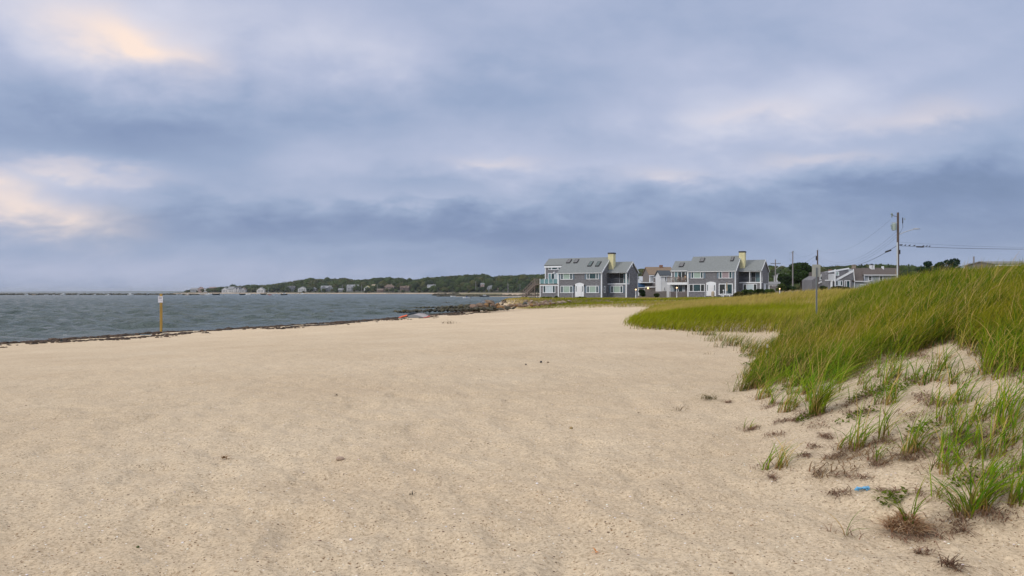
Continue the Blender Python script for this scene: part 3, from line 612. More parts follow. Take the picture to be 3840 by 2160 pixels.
TUFTS = [  # zoomed base x, y, blades, height, spread, label or None
 (545, 540, 190, .86, .13, 'tallest dense green clump at the left foot of the dune'), (375, 520, 90, .45, .16, 'brownish scruffy clump left of the tall dense clump'),
 (288, 480, 26, .38, .07, None), (430, 495, 24, .38, .06, None), (155, 622, 14, .22, .07, 'sparse low sprig furthest left on the open sand'), (253, 850, 16, .36, .05, 'left of two small upright tufts on the lower left sand'),
 (348, 838, 42, .34, .09, 'brown bristly tuft beside the small upright one on the lower left sand'), (665, 738, 12, .36, .05, 'thin green sprig left of the curved double clump'), (768, 735, 62, .52, .10, 'curved green clump standing in dark wrack mid slope'),
 (740, 472, 14, .34, .05, None), (928, 668, 42, .56, .08, 'slender tall clump behind the dark weed streak'), (888, 800, 20, .24, .06, 'little tuft with dark roots between the two curved clumps'), (1035, 772, 18, .32, .05, None),
 (1100, 752, 60, .50, .09, 'curved green clump mid slope right of the little dark rooted tuft'), (935, 368, 44, .55, .10, None), (985, 330, 40, .55, .10, None), (1225, 1012, 16, .34, .06, 'small tuft just left of the wide dark rooted clump'),
 (1383, 1112, 64, .50, .09, 'spreading clump leaning left near the lower right wrack line'), (1460, 1078, 110, .66, .10, 'tall upright clump on the lower right wrack line'), (1682, 1052, 46, .50, .08, 'green clump cut by the right edge of the view above the wrack line'),
 (1262, 850, 90, .46, .16, 'low bushy clump with coiled dead leaves'), (700, 1222, 7, .28, .04, 'three bladed seedling alone on the lower sand'), (1440, 775, 40, .34, .10, None), (1540, 775, 90, .55, .14, None), (1330, 690, 50, .45, .10, None),
 (1275, 560, 90, .55, .14, None), (1625, 600, 130, .70, .16, None), (1662, 705, 90, .60, .12, None), (1590, 505, 60, .5, .12, None), (1410, 600, 50, .45, .12, None), (1160, 342, 12, .28, .04, None), (1105, 358, 10, .22, .04, None), (1700, 850, 40, .4, .10, None),
 (430, 300, 70, .5, .16, None), (240, 380, 150, .45, .30, 'reddish brown clump at the lowest left corner of the dune'), (200, 330, 90, .42, .24, 'brown straw clump just above the lowest left corner of the dune'), (300, 350, 80, .5, .2, None), (130, 190, 26, .42, .07, 'lone green tuft on the sand left of the dune corner'),
 (1350, 470, 70, .5, .14, None), (1480, 560, 60, .5, .12, None), (1240, 290, 90, .6, .12, None), (1530, 300, 90, .7, .14, None), (820, 400, 16, .3, .05, None), (480, 420, 30, .35, .08, None), (1385, 900, 30, .22, .14, None)]
WR = (.25, .16, .11)
_r = random.Random(4)
for _k in range(22):
    _x = _r.uniform(1180, 1760); _y = _r.uniform(290, 1000)
    if _y > 1000 - (1760 - _x) * .1 or (_x < 1235 and _y > 640): continue
    TUFTS.append((_x, _y, _r.randint(14, 55), _r.uniform(.28, .5), _r.uniform(.04, .11), None))
for _k in range(16):
    TUFTS.append((_r.uniform(780, 1250), _r.uniform(280, 500), _r.randint(12, 40), _r.uniform(.3, .5), _r.uniform(.04, .10), None))
for _k in range(34):
    _x = _r.uniform(180, 720); _y = _r.uniform(230, 470)
    TUFTS.append((_x, _y, _r.randint(16, 60), _r.uniform(.3, .5), _r.uniform(.05, .16), None))
for (zx, zy, nb, hh, sp_, lb) in TUFTS:
    px, py = Z1(zx, zy); hh *= .85 if zx > 1230 else 1.05; nb = int(nb * .6) if zx > 1230 and zy < 1000 else nb; loc, v, f, c = tuft_mesh(px, py, int(nb * .7), hh, sp_, brown=.55 if lb and 'brown' in lb else .15, lean=2.9 if lb and 'leaning left' in lb else .15)
    e = empty('grass_tuft', loc, 0, label=lb or 'green beach grass tuft rooted in bare sand of the near dune slope', cat='grass tuft', group='beach grass tufts on the bare dune sand')
    npmesh('leaves', v, f, GM, e, False, c)
    v, f, c = litter(int(nb * .5) + 10, sp_ * 2.0 + .04, WR, .02); npmesh('dead_leaves', v, f, GM, e, False, c)
# -- the rooty brown clump near the bottom
px, py = Z1(1050, 1195); x0, y0 = ghit(px, py); e = empty('uprooted_clump', (x0, y0, H1(x0, y0)), 0, label='round mound of tangled brown roots with a few green blades', cat='grass clump')
n = 620; a = rng.uniform(0, 6.28, n); rr = .13 * rng.random(n) ** .5
v, f, c = blades(rr * np.cos(a), rr * np.sin(a) * .8, .11 * (1 - (rr / .14) ** 2) * rng.random(n), rng.uniform(.04, .10, n), rng.uniform(.004, .010, n), a + rng.normal(0, .8, n), rng.uniform(.8, 1.8, n), cvar(n, (.36, .20, .11)), cvar(n, (.40, .25, .14), .5), cvar(n, (.55, .42, .28), .4), 4)
npmesh('roots', v, f, GM, e, False, c)
n = 22; v, f, c = blades(rng.normal(.03, .03, n), rng.normal(.02, .02, n), np.full(n, .05), rng.uniform(.18, .42, n), rng.uniform(.006, .010, n), np.where(rng.random(n) < .4, 2.8, .1) + rng.normal(0, .35, n), rng.uniform(.4, 1.2, n), cvar(n, (.12, .16, .03)), cvar(n, GREEN), cvar(n, OLIVE), 5)
npmesh('leaves', v, f, GM, e, False, c)
# -- wrack streaks on the dune slope
STREAKS = [(590, 790, 760, 735, .03), (800, 720, 990, 675, .03), (1010, 795, 1210, 745, .03), (240, 500, 430, 470, .04), (430, 560, 620, 520, .06), (300, 590, 470, 560, .03), (560, 580, 600, 600, .10), (690, 500, 900, 400, .05), (1390, 1120, 1721, 1050, .06), (990, 1250, 1290, 1165, .05), (1270, 1130, 1400, 1150, .03),
           (1340, 690, 1560, 640, .06), (1100, 430, 1230, 480, .06), (1610, 770, 1721, 760, .07), (1120, 985, 1190, 975, .06), (1020, 580, 1090, 550, .05), (600, 990, 740, 980, .02), (640, 880, 850, 910, .012), (900, 975, 1010, 980, .01), (500, 730, 560, 720, .03), (150, 630, 210, 610, .03), (580, 660, 620, 680, .03), (280, 660, 350, 650, .05),
           (455, 770, 500, 780, .02), (280, 895, 320, 905, .015), (530, 890, 570, 880, .02), (1300, 1400, 1350, 1415, .03), (1050, 180, 1190, 230, .12), (700, 300, 830, 330, .15), (860, 520, 700, 540, .03), (1530, 970, 1620, 960, .03), (850, 830, 930, 820, .03), (1400, 660, 1500, 690, .06), (1100, 1320, 1210, 1328, .008), (1340, 1205, 1400, 1215, .008), (30, 470, 60, 468, .01)]
V, Fq, C = [], [], []; o = 0
for (a, b, c_, d_, th) in STREAKS:
    x0, y0 = ghit(*Z1(a, b)); x1, y1 = ghit(*Z1(c_, d_)); Ln = math.hypot(x1 - x0, y1 - y0); n = int(30 + 260 * Ln * min(1, th / .03) ** .5)
    t = rng.random(n); wob = (fbm(t * 6 + a, t * 0, 7, 2) - .5) * th * 3; x = x0 + (x1 - x0) * t + rng.normal(0, th * .7, n) + wob; y = y0 + (y1 - y0) * t + rng.normal(0, th * 1.3, n) + wob
    v, f, c = blades(x, y, H(x, y) + rng.uniform(-.003, .02, n), rng.uniform(.025, .10, n), rng.uniform(.003, .008, n), rng.uniform(0, 6.28, n), rng.uniform(1.1, 2.4, n), cvar(n, WR, .5), cvar(n, WR, .6), cvar(n, (.15, .10, .07), .5), 3)
    V.append(v); Fq.append(f + o); C.append(c); o += len(v)
n = 2600; x, y = sample(n, 4, 46, 3.6, 15); k = (x - foot(y) > -1.2) & (fbm(x * 1.5, y * 1.5, 33, 2) > .52); x, y = x[k], y[k]; n = len(x)
v, f, c = blades(x, y, H(x, y) + .002, rng.uniform(.012, .06, n), rng.uniform(.002, .006, n), rng.uniform(0, 6.28, n), rng.uniform(1.6, 2.6, n), cvar(n, WR, .5), cvar(n, (.14, .09, .06), .6), cvar(n, (.2, .15, .1), .5), 2)
V.append(v); Fq.append(f + o); C.append(c); o += len(v)
npmesh('dry_seaweed', np.concatenate(V), np.concatenate(Fq), GM, None, False, np.concatenate(C), kind='stuff', label='dark dried seaweed strewn in streaks over the dune sand', cat='seaweed')
# -- creeping green plant patches
V, Fq, C = [], [], []; o = 0
for (a, b, r) in ((880, 425, .22), (950, 395, .22), (1055, 372, .22), (780, 555, .16), (970, 1020, .08), (400, 240, .35), (200, 210, .30), (230, 200, .3), (450, 130, .4), (500, 200, .4), (1410, 915, .10), (1150, 625, .10), (490, 560, .08), (170, 255, .15), (440, 370, .2)):
    x0, y0 = ghit(*Z1(a, b)); n = int(60 + 1500 * r * r); q = r * np.sqrt(rng.random(n)); t = rng.uniform(0, 6.28, n); x = x0 + q * np.cos(t) * 1.5; y = y0 + q * np.sin(t)
    v, f, c = blades(x, y, H(x, y) + rng.uniform(.0, .05, n), rng.uniform(.02, .05, n), rng.uniform(.015, .03, n), rng.uniform(0, 6.28, n), rng.uniform(.8, 2, n), cvar(n, (.09, .14, .02)), cvar(n, (.13, .17, .02)), cvar(n, (.16, .18, .03)), 2)
    V.append(v); Fq.append(f + o); C.append(c); o += len(v)
npmesh('creeping_plants', np.concatenate(V), np.concatenate(Fq), GM, None, False, np.concatenate(C), kind='stuff', label='low yellow green creeping plants in patches on dune sand', cat='ground cover')
# ================================================================== WRACK LINE
def shore_pt(u):
    """point at arc position u (metres) along the shore with inland normal"""
    seg = np.hypot(*(SHORE[1:] - SHORE[:-1]).T); cum = np.concatenate([[0], np.cumsum(seg)]); u = np.clip(u, 0, cum[-1] - 1e-3); k = np.searchsorted(cum, u, side='right') - 1
    d = (SHORE[k + 1] - SHORE[k]) / seg[k][:, None]; p = SHORE[k] + d * (u - cum[k])[:, None]; return p, np.stack([d[:, 1], -d[:, 0]], 1)
n = 15000; u = rng.uniform(60, 198, n); p, nn = shore_pt(u)
off = np.where(rng.random(n) < .55, rng.normal(.7, .32, n) + .8 * (fbm(u * .35, u * 0, 5, 3) - .5), rng.normal(2.7, .55, n) + 2.2 * (fbm(u * .3, u * 0, 6, 3) - .5))
keep = fbm(u * .5, off * 1.3, 9, 3) > np.where(off < 1.5, .43, .53); off = off + .1; p, nn, off, u = p[keep], nn[keep], off[keep], u[keep]; n = len(u)
x = p[:, 0] + nn[:, 0] * off; y = p[:, 1] + nn[:, 1] * off; z = H(x, y); Vn, Fn = ico(0); r = rng.uniform(.035, .10, n) * (1 + .8 * (rng.random(n) < .12) * (off < 1.3))
d = 1 + .5 * (rng.random((n, 12)) - .5); Vv = Vn[None] * d[..., None] * np.stack([r * 1.5, r * 1.2, r * .55], 1)[:, None, :] + np.stack([x, y, z + r * .2], 1)[:, None, :]
cc = np.repeat(cvar(n, (.055, .034, .020), .5), 12, 0); Ff = (Fn[None] + (np.arange(n) * 12)[:, None, None]).reshape(-1, 3)
npmesh('wrack_line', Vv.reshape(-1, 3), Ff, mat('wrack', (1, 1, 1), .8, .3, 8, attr=True), None, False, cc, kind='stuff', label='dark brown seaweed thrown up along the water edge', cat='seaweed')
# -- a rust coloured patch and shell scatter on the open beach
def lumps(name, pts, rads, colr, label, flat=.4, var=.3, kind='stuff', cat=None, **kw):
    x, y = pts; z = H(x, y); n = len(x); d = 1 + .45 * (rng.random((n, 12)) - .5)
    Vv = Vn[None] * d[..., None] * np.stack([rads * 1.3, rads, rads * flat], 1)[:, None, :] + np.stack([x, y, z + rads * flat * .3], 1)[:, None, :]
    return npmesh(name, Vv.reshape(-1, 3), (Fn[None] + (np.arange(n) * 12)[:, None, None]).reshape(-1, 3), mat('lump_attr', (1, 1, 1), .75, .15, 20, attr=True), None, False, np.repeat(cvar(n, colr, var), 12, 0), kind=kind, label=label, cat=cat, **kw)
x0, y0 = ghit(1125, 1222); x1, y1 = ghit(1225, 1220); t = rng.random(260); lumps('rust_seaweed', (x0 + (x1 - x0) * t + rng.normal(0, .1, 260), y0 + (y1 - y0) * t + rng.normal(0, .35, 260)), rng.uniform(.02, .06, 260), (.36, .17, .09), 'thin rust coloured patch of weed on the sand left of the sail', cat='seaweed')
n = 1700; a = rng.uniform(R(-42), R(40), n); D = 3.4 + 14 * rng.random(n) ** 1.3; x, y = D * np.sin(a), D * np.cos(a); k = (x - foot(y) < 2) & (shore_dist(x, y) > 2)
lumps('shell_fragments', (x[k], y[k]), rng.uniform(.003, .0085, k.sum()), (.85, .83, .80), 'small white shell fragments scattered over the sand', .35, .15, cat='shells')
n = 2200; a = rng.uniform(R(-42), R(40), n); D = 3.3 + 22 * rng.random(n) ** 1.3; x, y = D * np.sin(a), D * np.cos(a); k = (x - foot(y) < 1.5) & (shore_dist(x, y) > 1)
lumps('pebbles_and_weed', (x[k], y[k]), rng.uniform(.003, .008, k.sum()) * (1 + .8 * (rng.random(k.sum()) < .03)), (.15, .10, .065), 'tiny dark pebbles and weed crumbs scattered over the sand', .4, .5, cat='pebbles')
# ================================================================== ROCKS
def rock_mesh(k, m):
    V, Fc = ICO2; g_ = np.random.default_rng(100 + k); st = g_.uniform(.75, 1.2, 3)
    cuts = [(lambda q: q / np.linalg.norm(q))(g_.normal(size=3)) for _ in range(11)]; v = V * st
    for c in cuts:
        d = v @ c; lim = g_.uniform(.45, .8); v = v - np.outer(np.clip(d - lim, 0, 9) * .97, c)
    v = v * (1 + .12 * (fbm(V[:, 0] * 2 + k, V[:, 1] * 2 + V[:, 2], k, 3)[:, None] - .5))
    me = bpy.data.meshes.new('boulder'); me.from_pydata([tuple(p) for p in v], [], [tuple(map(int, q)) for q in Fc]); me.materials.append(m); me.update(); return me
RK = {'tan': mat('rock_tan', (.20, .145, .10), .85, .35, 2.2, .5, bdist=.1), 'pink': mat('rock_pink', (.21, .145, .11), .85, .3, 2.2, .5, bdist=.1), 'rust': mat('rock_rust', (.26, .155, .07), .85, .35, 2, .5, bdist=.1), 'pale': mat('rock_pale', (.28, .225, .17), .85, .3, 2.5, .5, bdist=.1),
      'grey': mat('rock_grey', (.15, .17, .20), .8, .3, 2.5, .5, bdist=.1), 'weed': mat('rock_weed', (.030, .032, .022), .7, .5, 4, .6, bdist=.1, rgb2=(.075, .070, .045)), 'olive': mat('rock_olive', (.07, .065, .03), .75, .4, 4, .6, bdist=.1)}
RM = {k: [rock_mesh(i + 11 * j, m) for i in range(5)] for j, (k, m) in enumerate(RK.items())}
def rock(px, row, D, wpx, hpx, kind, label, group, sink=.25):
    x = at(px, D); z = zat(row, D); w = wpx / F * D / 2; h = hpx / F * D
    o = bpy.data.objects.new('boulder', random.choice(RM[kind])); COL.objects.link(o); o.location = (x, D, z + h * (.5 - sink * .5)); o.scale = (w, w * random.uniform(.7, 1.1), h * .5 * (1 + sink)); o.rotation_euler = (random.uniform(-.3, .3), random.uniform(-.3, .3), random.uniform(0, 6.28))
    return tag(o, label, 'rock', group)
random.seed(21)
G1, G2, G3 = 'dark boulders of the near groyne', 'dark boulders of the second groyne', 'granite boulders of the revetment'
L1 = 'weed darkened boulder in the near groyne behind the sail'; L2 = 'weed darkened boulder in the thin second groyne line'; 
# near groyne: (px, base row, D, height px)
for (a, b, n_, r0, r1, d0, d1, h0, h1, w0) in ((1395, 1480, 8, 1171, 1171, 85, 84, 3, 4, 12), (1480, 1560, 10, 1172, 1171, 84, 83, 8, 10, 17), (1500, 1700, 26, 1172, 1167, 83, 80, 12, 12, 19), (1690, 1860, 26, 1168, 1160, 80, 82, 14, 12, 20), (1640, 1800, 22, 1160, 1154, 88, 88, 13, 14, 20), (1720, 1860, 14, 1152, 1150, 93, 90, 12, 14, 20)):
    for k in range(n_):
        t = (k + random.uniform(.1, .9)) / n_; px = a + (b - a) * t; row = r0 + (r1 - r0) * t + random.uniform(-1.5, 1.5); D = d0 + (d1 - d0) * t + random.uniform(-.8, .8)
        rock(px, row, D, w0 * random.uniform(.7, 1.5), (h0 + (h1 - h0) * t) * random.uniform(.7, 1.2), random.choice(['weed', 'weed', 'weed', 'olive']), L1, G1)
for px, w, h, lb in ((1243, 22, 6, 'outermost lone dark rock awash left of the near groyne'), (1277, 14, 2.5, 'low dark rock awash, second outward from the near groyne'), (1312, 9, 3, 'smallest dark rock awash outward from the near groyne'), (1380, 26, 4, 'long dark rock awash just beyond the near groyne end')):
    rock(px, 1171, 86, w, h, 'weed', lb, G1)
for (a, b, n_, row, D, h, w) in ((1250, 1300, 5, 1157.5, 104, 1.8, 12), (1385, 1500, 12, 1157, 104, 2.6, 14), (1500, 1560, 8, 1157, 103, 5, 14), (1560, 1740, 24, 1156, 101, 6, 15)):
    for k in range(n_):
        t = (k + random.uniform(.1, .9)) / n_; rock(a + (b - a) * t, row - 3 * t * (a > 1555), D, w * random.uniform(.7, 1.4), h * random.uniform(.6, 1.3), random.choice(['weed', 'weed', 'olive']), L2, G2)
# revetment of big granite blocks
REV = [(1776, 1163, 82, 42, 18, 'pink', None), (1800, 1157, 84, 40, 22, 'tan', None), (1815, 1146, 88, 32, 20, 'grey', 'blue grey boulder on top of the left end of the granite pile'), (1836, 1143, 88, 44, 18, 'tan', 'broad tan boulder topping the left end of the granite pile'),
       (1822, 1153, 85, 26, 16, 'rust', 'orange brown boulder under the blue grey one at the left of the granite pile'), (1850, 1152, 86, 34, 14, 'pink', None), (1866, 1147, 90, 30, 10, 'rust', 'rusty flat boulder on the upper row right of the broad tan one'), (1845, 1161, 84, 30, 12, 'tan', None), (1870, 1158, 86, 36, 12, 'rust', None),
       (1892, 1156, 88, 26, 12, 'tan', None), (1910, 1152, 90, 34, 12, 'tan', None), (1905, 1158, 87, 26, 8, 'weed', None), (1930, 1152, 92, 24, 12, 'pink', None), (1948, 1149, 94, 34, 14, 'tan', None), (1965, 1148, 95, 20, 12, 'weed', None), (1972, 1146, 96, 22, 14, 'grey', 'small blue grey boulder in the lower row left of the house'),
       (1973, 1134, 99, 22, 8, 'pale', None), (1994, 1135, 99, 22, 9, 'pale', None), (1985, 1142, 97, 24, 8, 'pink', None), (2010, 1138, 99, 26, 8, 'pale', None), (2000, 1147, 96, 24, 8, 'tan', None), (2020, 1146, 97, 26, 8, 'pale', None), (2032, 1137, 100, 24, 8, 'pale', None), (2045, 1142, 98, 30, 14, 'pink', 'tall pinkish boulder below the left corner of the shingled house'),
       (2062, 1135, 101, 24, 8, 'pale', None), (2075, 1140, 100, 30, 8, 'pale', None), (2100, 1138, 102, 34, 9, 'pale', None), (2115, 1134, 103, 28, 5, 'pale', None), (2135, 1131, 104, 24, 5, 'pale', 'last pale boulder at the right end of the granite pile'), (1880, 1162, 83, 24, 8, 'weed', None), (1900, 1161, 84, 26, 7, 'weed', None), (1925, 1159, 86, 24, 7, 'weed', None), (1790, 1166, 81, 30, 11, 'weed', None), (1815, 1166, 81, 26, 11, 'weed', None), (1838, 1166, 81, 30, 10, 'weed', None), (1862, 1164, 82, 26, 9, 'weed', None)]
for (px, row, D, w, h, k, lb) in REV:
    rock(px, row, D, w * 1.1, h * 1.25, k, lb or {'weed': 'low dark stained boulder at the foot of the granite pile', 'pale': 'pale sandy boulder in the granite pile below the shingled house', 'grey': 'grey boulder near the foot of the granite pile', 'pink': 'pinkish granite boulder in the revetment pile', 'rust': 'rust stained flat boulder in the revetment pile'}.get(k, 'tan granite boulder in the revetment pile'), G3)
for k in range(26):
    t = k / 25; px = 1795 + 270 * t + random.uniform(-4, 4); rock(px, 1160 - 18 * t + random.uniform(-2, 2), 85 + 13 * t, 17 * random.uniform(.7, 1.2), 9, random.choice(['tan', 'pink', 'pale', 'rust']), 'small filler stone wedged between boulders of the granite pile', 'filler stones of the revetment')
# far rock walls: too small to tell stones apart
def rock_wall(name, pts, n, r, label, m, cat='breakwater'):
    v0, f0 = ICO1; V, Fq = [], []; o = 0; pts = np.array(pts, float); seg = np.hypot(*(pts[1:] - pts[:-1]).T[:2]); cum = np.concatenate([[0], np.cumsum(seg)])
    for _ in range(n):
        u = rng.uniform(0, cum[-1]); k = min(np.searchsorted(cum, u, side='right') - 1, len(seg) - 1); t = (u - cum[k]) / seg[k]; p = pts[k] * (1 - t) + pts[k + 1] * t; rr = r * rng.uniform(.6, 1.3)
        V.append(v0 * (rr * np.array([rng.uniform(.8, 1.5), 1, .8])) * (1 + .3 * (rng.random((len(v0), 1)) - .5)) + np.array([p[0], p[1] + rng.normal(0, r), p[2] + rng.uniform(-.5, .12) * r])); Fq.append(f0 + o); o += len(v0)
    return npmesh(name, np.concatenate(V), np.concatenate(Fq), m, None, False, label=label, cat=cat)
def wp(px, row, D): return (at(px, D), D, zat(row, D))
rock_wall('breakwater', [wp(-500, 1104, 640), wp(0, 1104, 640), wp(520, 1104, 650), wp(740, 1105, 640)], 1300, 1.1, 'long low dark breakwater closing off the bay on the left', RK['weed'])
rock_wall('rock_groyne', [wp(1640, 1111, 392), wp(1700, 1109, 395), wp(1900, 1110, 395), wp(2080, 1109, 395)], 420, 1.0, 'far dark rock groyne behind the moored dinghies', RK['weed'], 'groyne')
rock_wall('rock_groyne', [wp(1625, 1105, 520), wp(1720, 1103, 540)], 120, 1.0, 'low dark stone bar left of the far sand spit', RK['weed'], 'groyne')
rock_wall('rock_groyne', [wp(1650, 1136, 162), wp(1775, 1135, 162)], 60, .22, 'thin line of rocks awash left of the granite pile', RK['weed'], 'groyne')
# ================================================================== HOUSES
SH = mat('cedar_shingle', (.18, .185, .205), .9, .42, 2.2, .4, stretch=(1, 1, 5), bdist=.03)
RF = mat('asphalt_roof', (.20, .225, .235), .95, .16, 6, .3, bdist=.02)
TR = mat('white_trim', (.80, .85, .90), .5, .05, 2); SHUT = mat('blue_shutter', (.15, .215, .28), .6, .06, 3); GL = mat('window_glass', (.025, .065, .075), .12, .4, .6, spec=.6)
BL = mat('drawn_blind', (.33, .45, .40), .6, .08, 1.5); DK = mat('weathered_deck', (.20, .165, .145), .85, .25, 4, stretch=(1, 1, 6)); BLK = mat('black_metal', (.02, .02, .025), .5)
CH = mat('cream_chimney', (.66, .63, .38), .8, .08, 2); TEAL = mat('rail_glass', (.16, .30, .33), .15, spec=.5); CURT = mat('white_curtain', (.50, .60, .66), .8, .15, 3, stretch=(4, 4, .2)); DARK = mat('dark_interior', (.012, .02, .022), .4); SKYG = mat('skylight_glass', (.10, .11, .13), .25, spec=.5)
class HF:
    def __init__(s, x, y, z, th, zx, zy, k, name, **kw):
        s.x, s.y, s.z, s.th = x, y, z, R(th); s.c, s.s = math.cos(s.th), math.sin(s.th); s.o = (zx, zy, k); s.e = empty(name, (x, y, z), -s.th, **kw)
        s.ro = s.loc(-x, -y); s.root = s.e
    def loc(s, X, Y): return X * s.c - Y * s.s, X * s.s + Y * s.c
    def ray(s, zx, zy):
        px, row = s.o[0] + zx / s.o[2], s.o[1] + zy / s.o[2]; du, dv = s.loc((px - 1920) / F, 1.0); return (s.ro[0], s.ro[1], CZ - s.z), (du, dv, (HOR - row) / F)
    def hv(s, zx, zy, v): o, d = s.ray(zx, zy); t = (v - o[1]) / d[1]; return o[0] + d[0] * t, o[2] + d[2] * t
    def hu(s, zx, zy, u): o, d = s.ray(zx, zy); t = (u - o[0]) / d[0]; return o[1] + d[1] * t, o[2] + d[2] * t
    def hroof(s, zx, zy, v0, z0, v1, z1):
        o, d = s.ray(zx, zy); k = (z1 - z0) / (v1 - v0); t = (z0 + k * (o[1] - v0) - o[2]) / (d[2] - k * d[1]); return o[0] + d[0] * t, o[1] + d[1] * t, o[2] + d[2] * t
def onwall(mb, plane, V):
    if plane == 'v': mb.v = [(a, V - b, z) for a, b, z in mb.v]
    elif plane == 'u': mb.v = [(V + b, a, z) for a, b, z in mb.v]
    return mb
def window(par, plane, V, a0, a1, z0, z1, cols, fw=.10, bars=0, name='window', sill=True):
    """cols: list of (width fraction, material)"""
    f = MB(); f.box(a0, a1, -.03, .07, z1 - fw, z1); f.box(a0 - .04 * sill, a1 + .04 * sill, -.03, .10, z0, z0 + fw); tot = sum(c[0] for c in cols); a = a0; ps = []
    f.box(a0, a0 + fw, -.03, .068, z0 + fw, z1 - fw)
    for i, (w_, m_) in enumerate(cols):
        b = a + (a1 - a0) * w_ / tot; e_ = b if i == len(cols) - 1 else b + fw * .5
        f.box(e_ - fw, e_, -.03, .066, z0 + fw, z1 - fw); ps.append((a + fw * (1 if i == 0 else .5), e_ - fw, m_)); a = b
    for k in range(bars): zz = z0 + (z1 - z0) * (k + 1) / (bars + 1); f.box(a0 + fw, a1 - fw, -.02, .045, zz - .025, zz + .025)
    o = onwall(f, plane, V).build(name, TR, par)
    for (p, q, m_) in ps: onwall(MB().box(p - .01, q + .01, -.05, .022, z0 + fw - .01, z1 - fw + .01), plane, V).build('blind' if m_ is BL or m_ is CURT else 'pane', m_, o)
    return o
def wpix(h, V, zx0, zx1, zy0, zy1, cols, plane='v', **kw):
    if plane == 'v': (a0, zt), (a1, zb) = h.hv(zx0, zy0, V), h.hv(zx1, zy1, V)
    else: (a0, zt), (a1, zb) = h.hu(zx0, zy0, V), h.hu(zx1, zy1, V)
    return window(h.e, plane, V, a0, a1, zb, zt, cols, **kw)
def gable_roof(par, u0, u1, v0, zr0, vr, zrr, v1, t=.16, name='roof', m=RF):
    mb = MB(); mb.slab((u0, v0, zr0), (u1, v0, zr0), (u1, vr, zrr), (u0, vr, zrr), t)
    if v1: mb.slab((u1, v1, zr0), (u0, v1, zr0), (u0, vr, zrr), (u1, vr, zrr), t)
    return mb.build(name, m, par)
def skylight(h, roof, b0, b1, t0, t1, rp, lite):
    (u0, v0, z0), (u1, _, _) = h.hroof(*b0, *rp), h.hroof(*b1, *rp); _, v1, z1 = h.hroof(*t0, *rp); k = (rp[3] - rp[1]) / (rp[2] - rp[0]); z0 = rp[1] + k * (v0 - rp[0]); z1 = rp[1] + k * (v1 - rp[0]); n = Vector((0, -k, 1)).normalized()
    def q(u, v, z, o): p = Vector((u, v, z)) + n * o; return tuple(p)
    f = MB().hexa([q(u0, v0, z0, -.02), q(u1, v0, z0, -.02), q(u1, v1, z1, -.02), q(u0, v1, z1, -.02), q(u0, v0, z0, .16), q(u1, v0, z0, .16), q(u1, v1, z1, .16), q(u0, v1, z1, .16)]).build('skylight', BLK, roof)
    d = .09; dv = d / math.hypot(1, k)
    MB().hexa([q(u0 + d, v0 + dv, z0 + k * dv, .1), q(u1 - d, v0 + dv, z0 + k * dv, .1), q(u1 - d, v1 - dv, z1 - k * dv, .1), q(u0 + d, v1 - dv, z1 - k * dv, .1), q(u0 + d, v0 + dv, z0 + k * dv, .175), q(u1 - d, v0 + dv, z0 + k * dv, .175), q(u1 - d, v1 - dv, z1 - k * dv, .175), q(u0 + d, v1 - dv, z1 - k * dv, .175)]).build('glass', SKYG if lite else GL, roof)
    roof.children[-1].name = 'skylight_glass'
def railing(mb, p, q, h=.95, n=12, w=.04, base=.08):
    p, q = Vector(p), Vector(q); mb.bar(p + Vector((0, 0, h)), q + Vector((0, 0, h)), .09, .06); mb.bar(p + Vector((0, 0, base)), q + Vector((0, 0, base)), .06, .05)
    for k in range(n + 1): r = p.lerp(q, k / n); mb.bar(r + Vector((0, 0, base)), r + Vector((0, 0, h)), w)
    return mb
def door(h, V, zx0, zx1, zyt, zyb, arch=True):
    (a0, zt), (a1, zb) = h.hv(zx0, zyt, V), h.hv(zx1, zyb, V); w = a1 - a0; d = MB()
    prof = [(a0, zb), (a1, zb), (a1, zt - .22)] + [(a1 - w * t, zt - .22 + .22 * math.sin(math.pi * t)) for t in (.12, .3, .5, .7, .88)] + [(a0, zt - .22)]
    d.prism(prof, V - .09, V - .002, 'y'); o = d.build('door_surround', TR, h.e)
    m1, m2 = a0 + w * .24, a1 - w * .24; dd = MB().box(m1, m2, V - .14, V - .08, zb + .02, zt - .55)
    for zz in (0.15, .62): dd.box(m1 + .12, m2 - .12, V - .155, V - .135, zb + zz * (zt - zb - .7) + .1, zb + (zz + .34) * (zt - zb - .7))
    de = dd.build('door', mat('white_door', (.78, .82, .86), .4), h.e); MB().lathe([(.0, 0), (.03, .01), (.03, .05), (0, .06)], (m2 - .1, V - .17, zb + .95), 8).build('handle', BLK, de)
    for a, b in ((a0 + w * .10, a0 + w * .17), (a1 - w * .17, a1 - w * .10)): MB().box(a, b, V - .11, V - .07, zb + .95, zt - .6).build('side_light', GL, h.e)
def shutter(h, V, zx0, zx1, zy0, zy1):
    (a0, zt), (a1, zb) = h.hv(zx0, zy0, V), h.hv(zx1, zy1, V); m = MB().box(a0, a1, V - .045, V - .003, zb, zt)
    for k in range(9): z = zb + .08 + (zt - zb - .16) * k / 9; m.box(a0 + .05, a1 - .05, V - .06, V - .04, z, z + .04)
    m.build('shutter', SHUT, h.e)
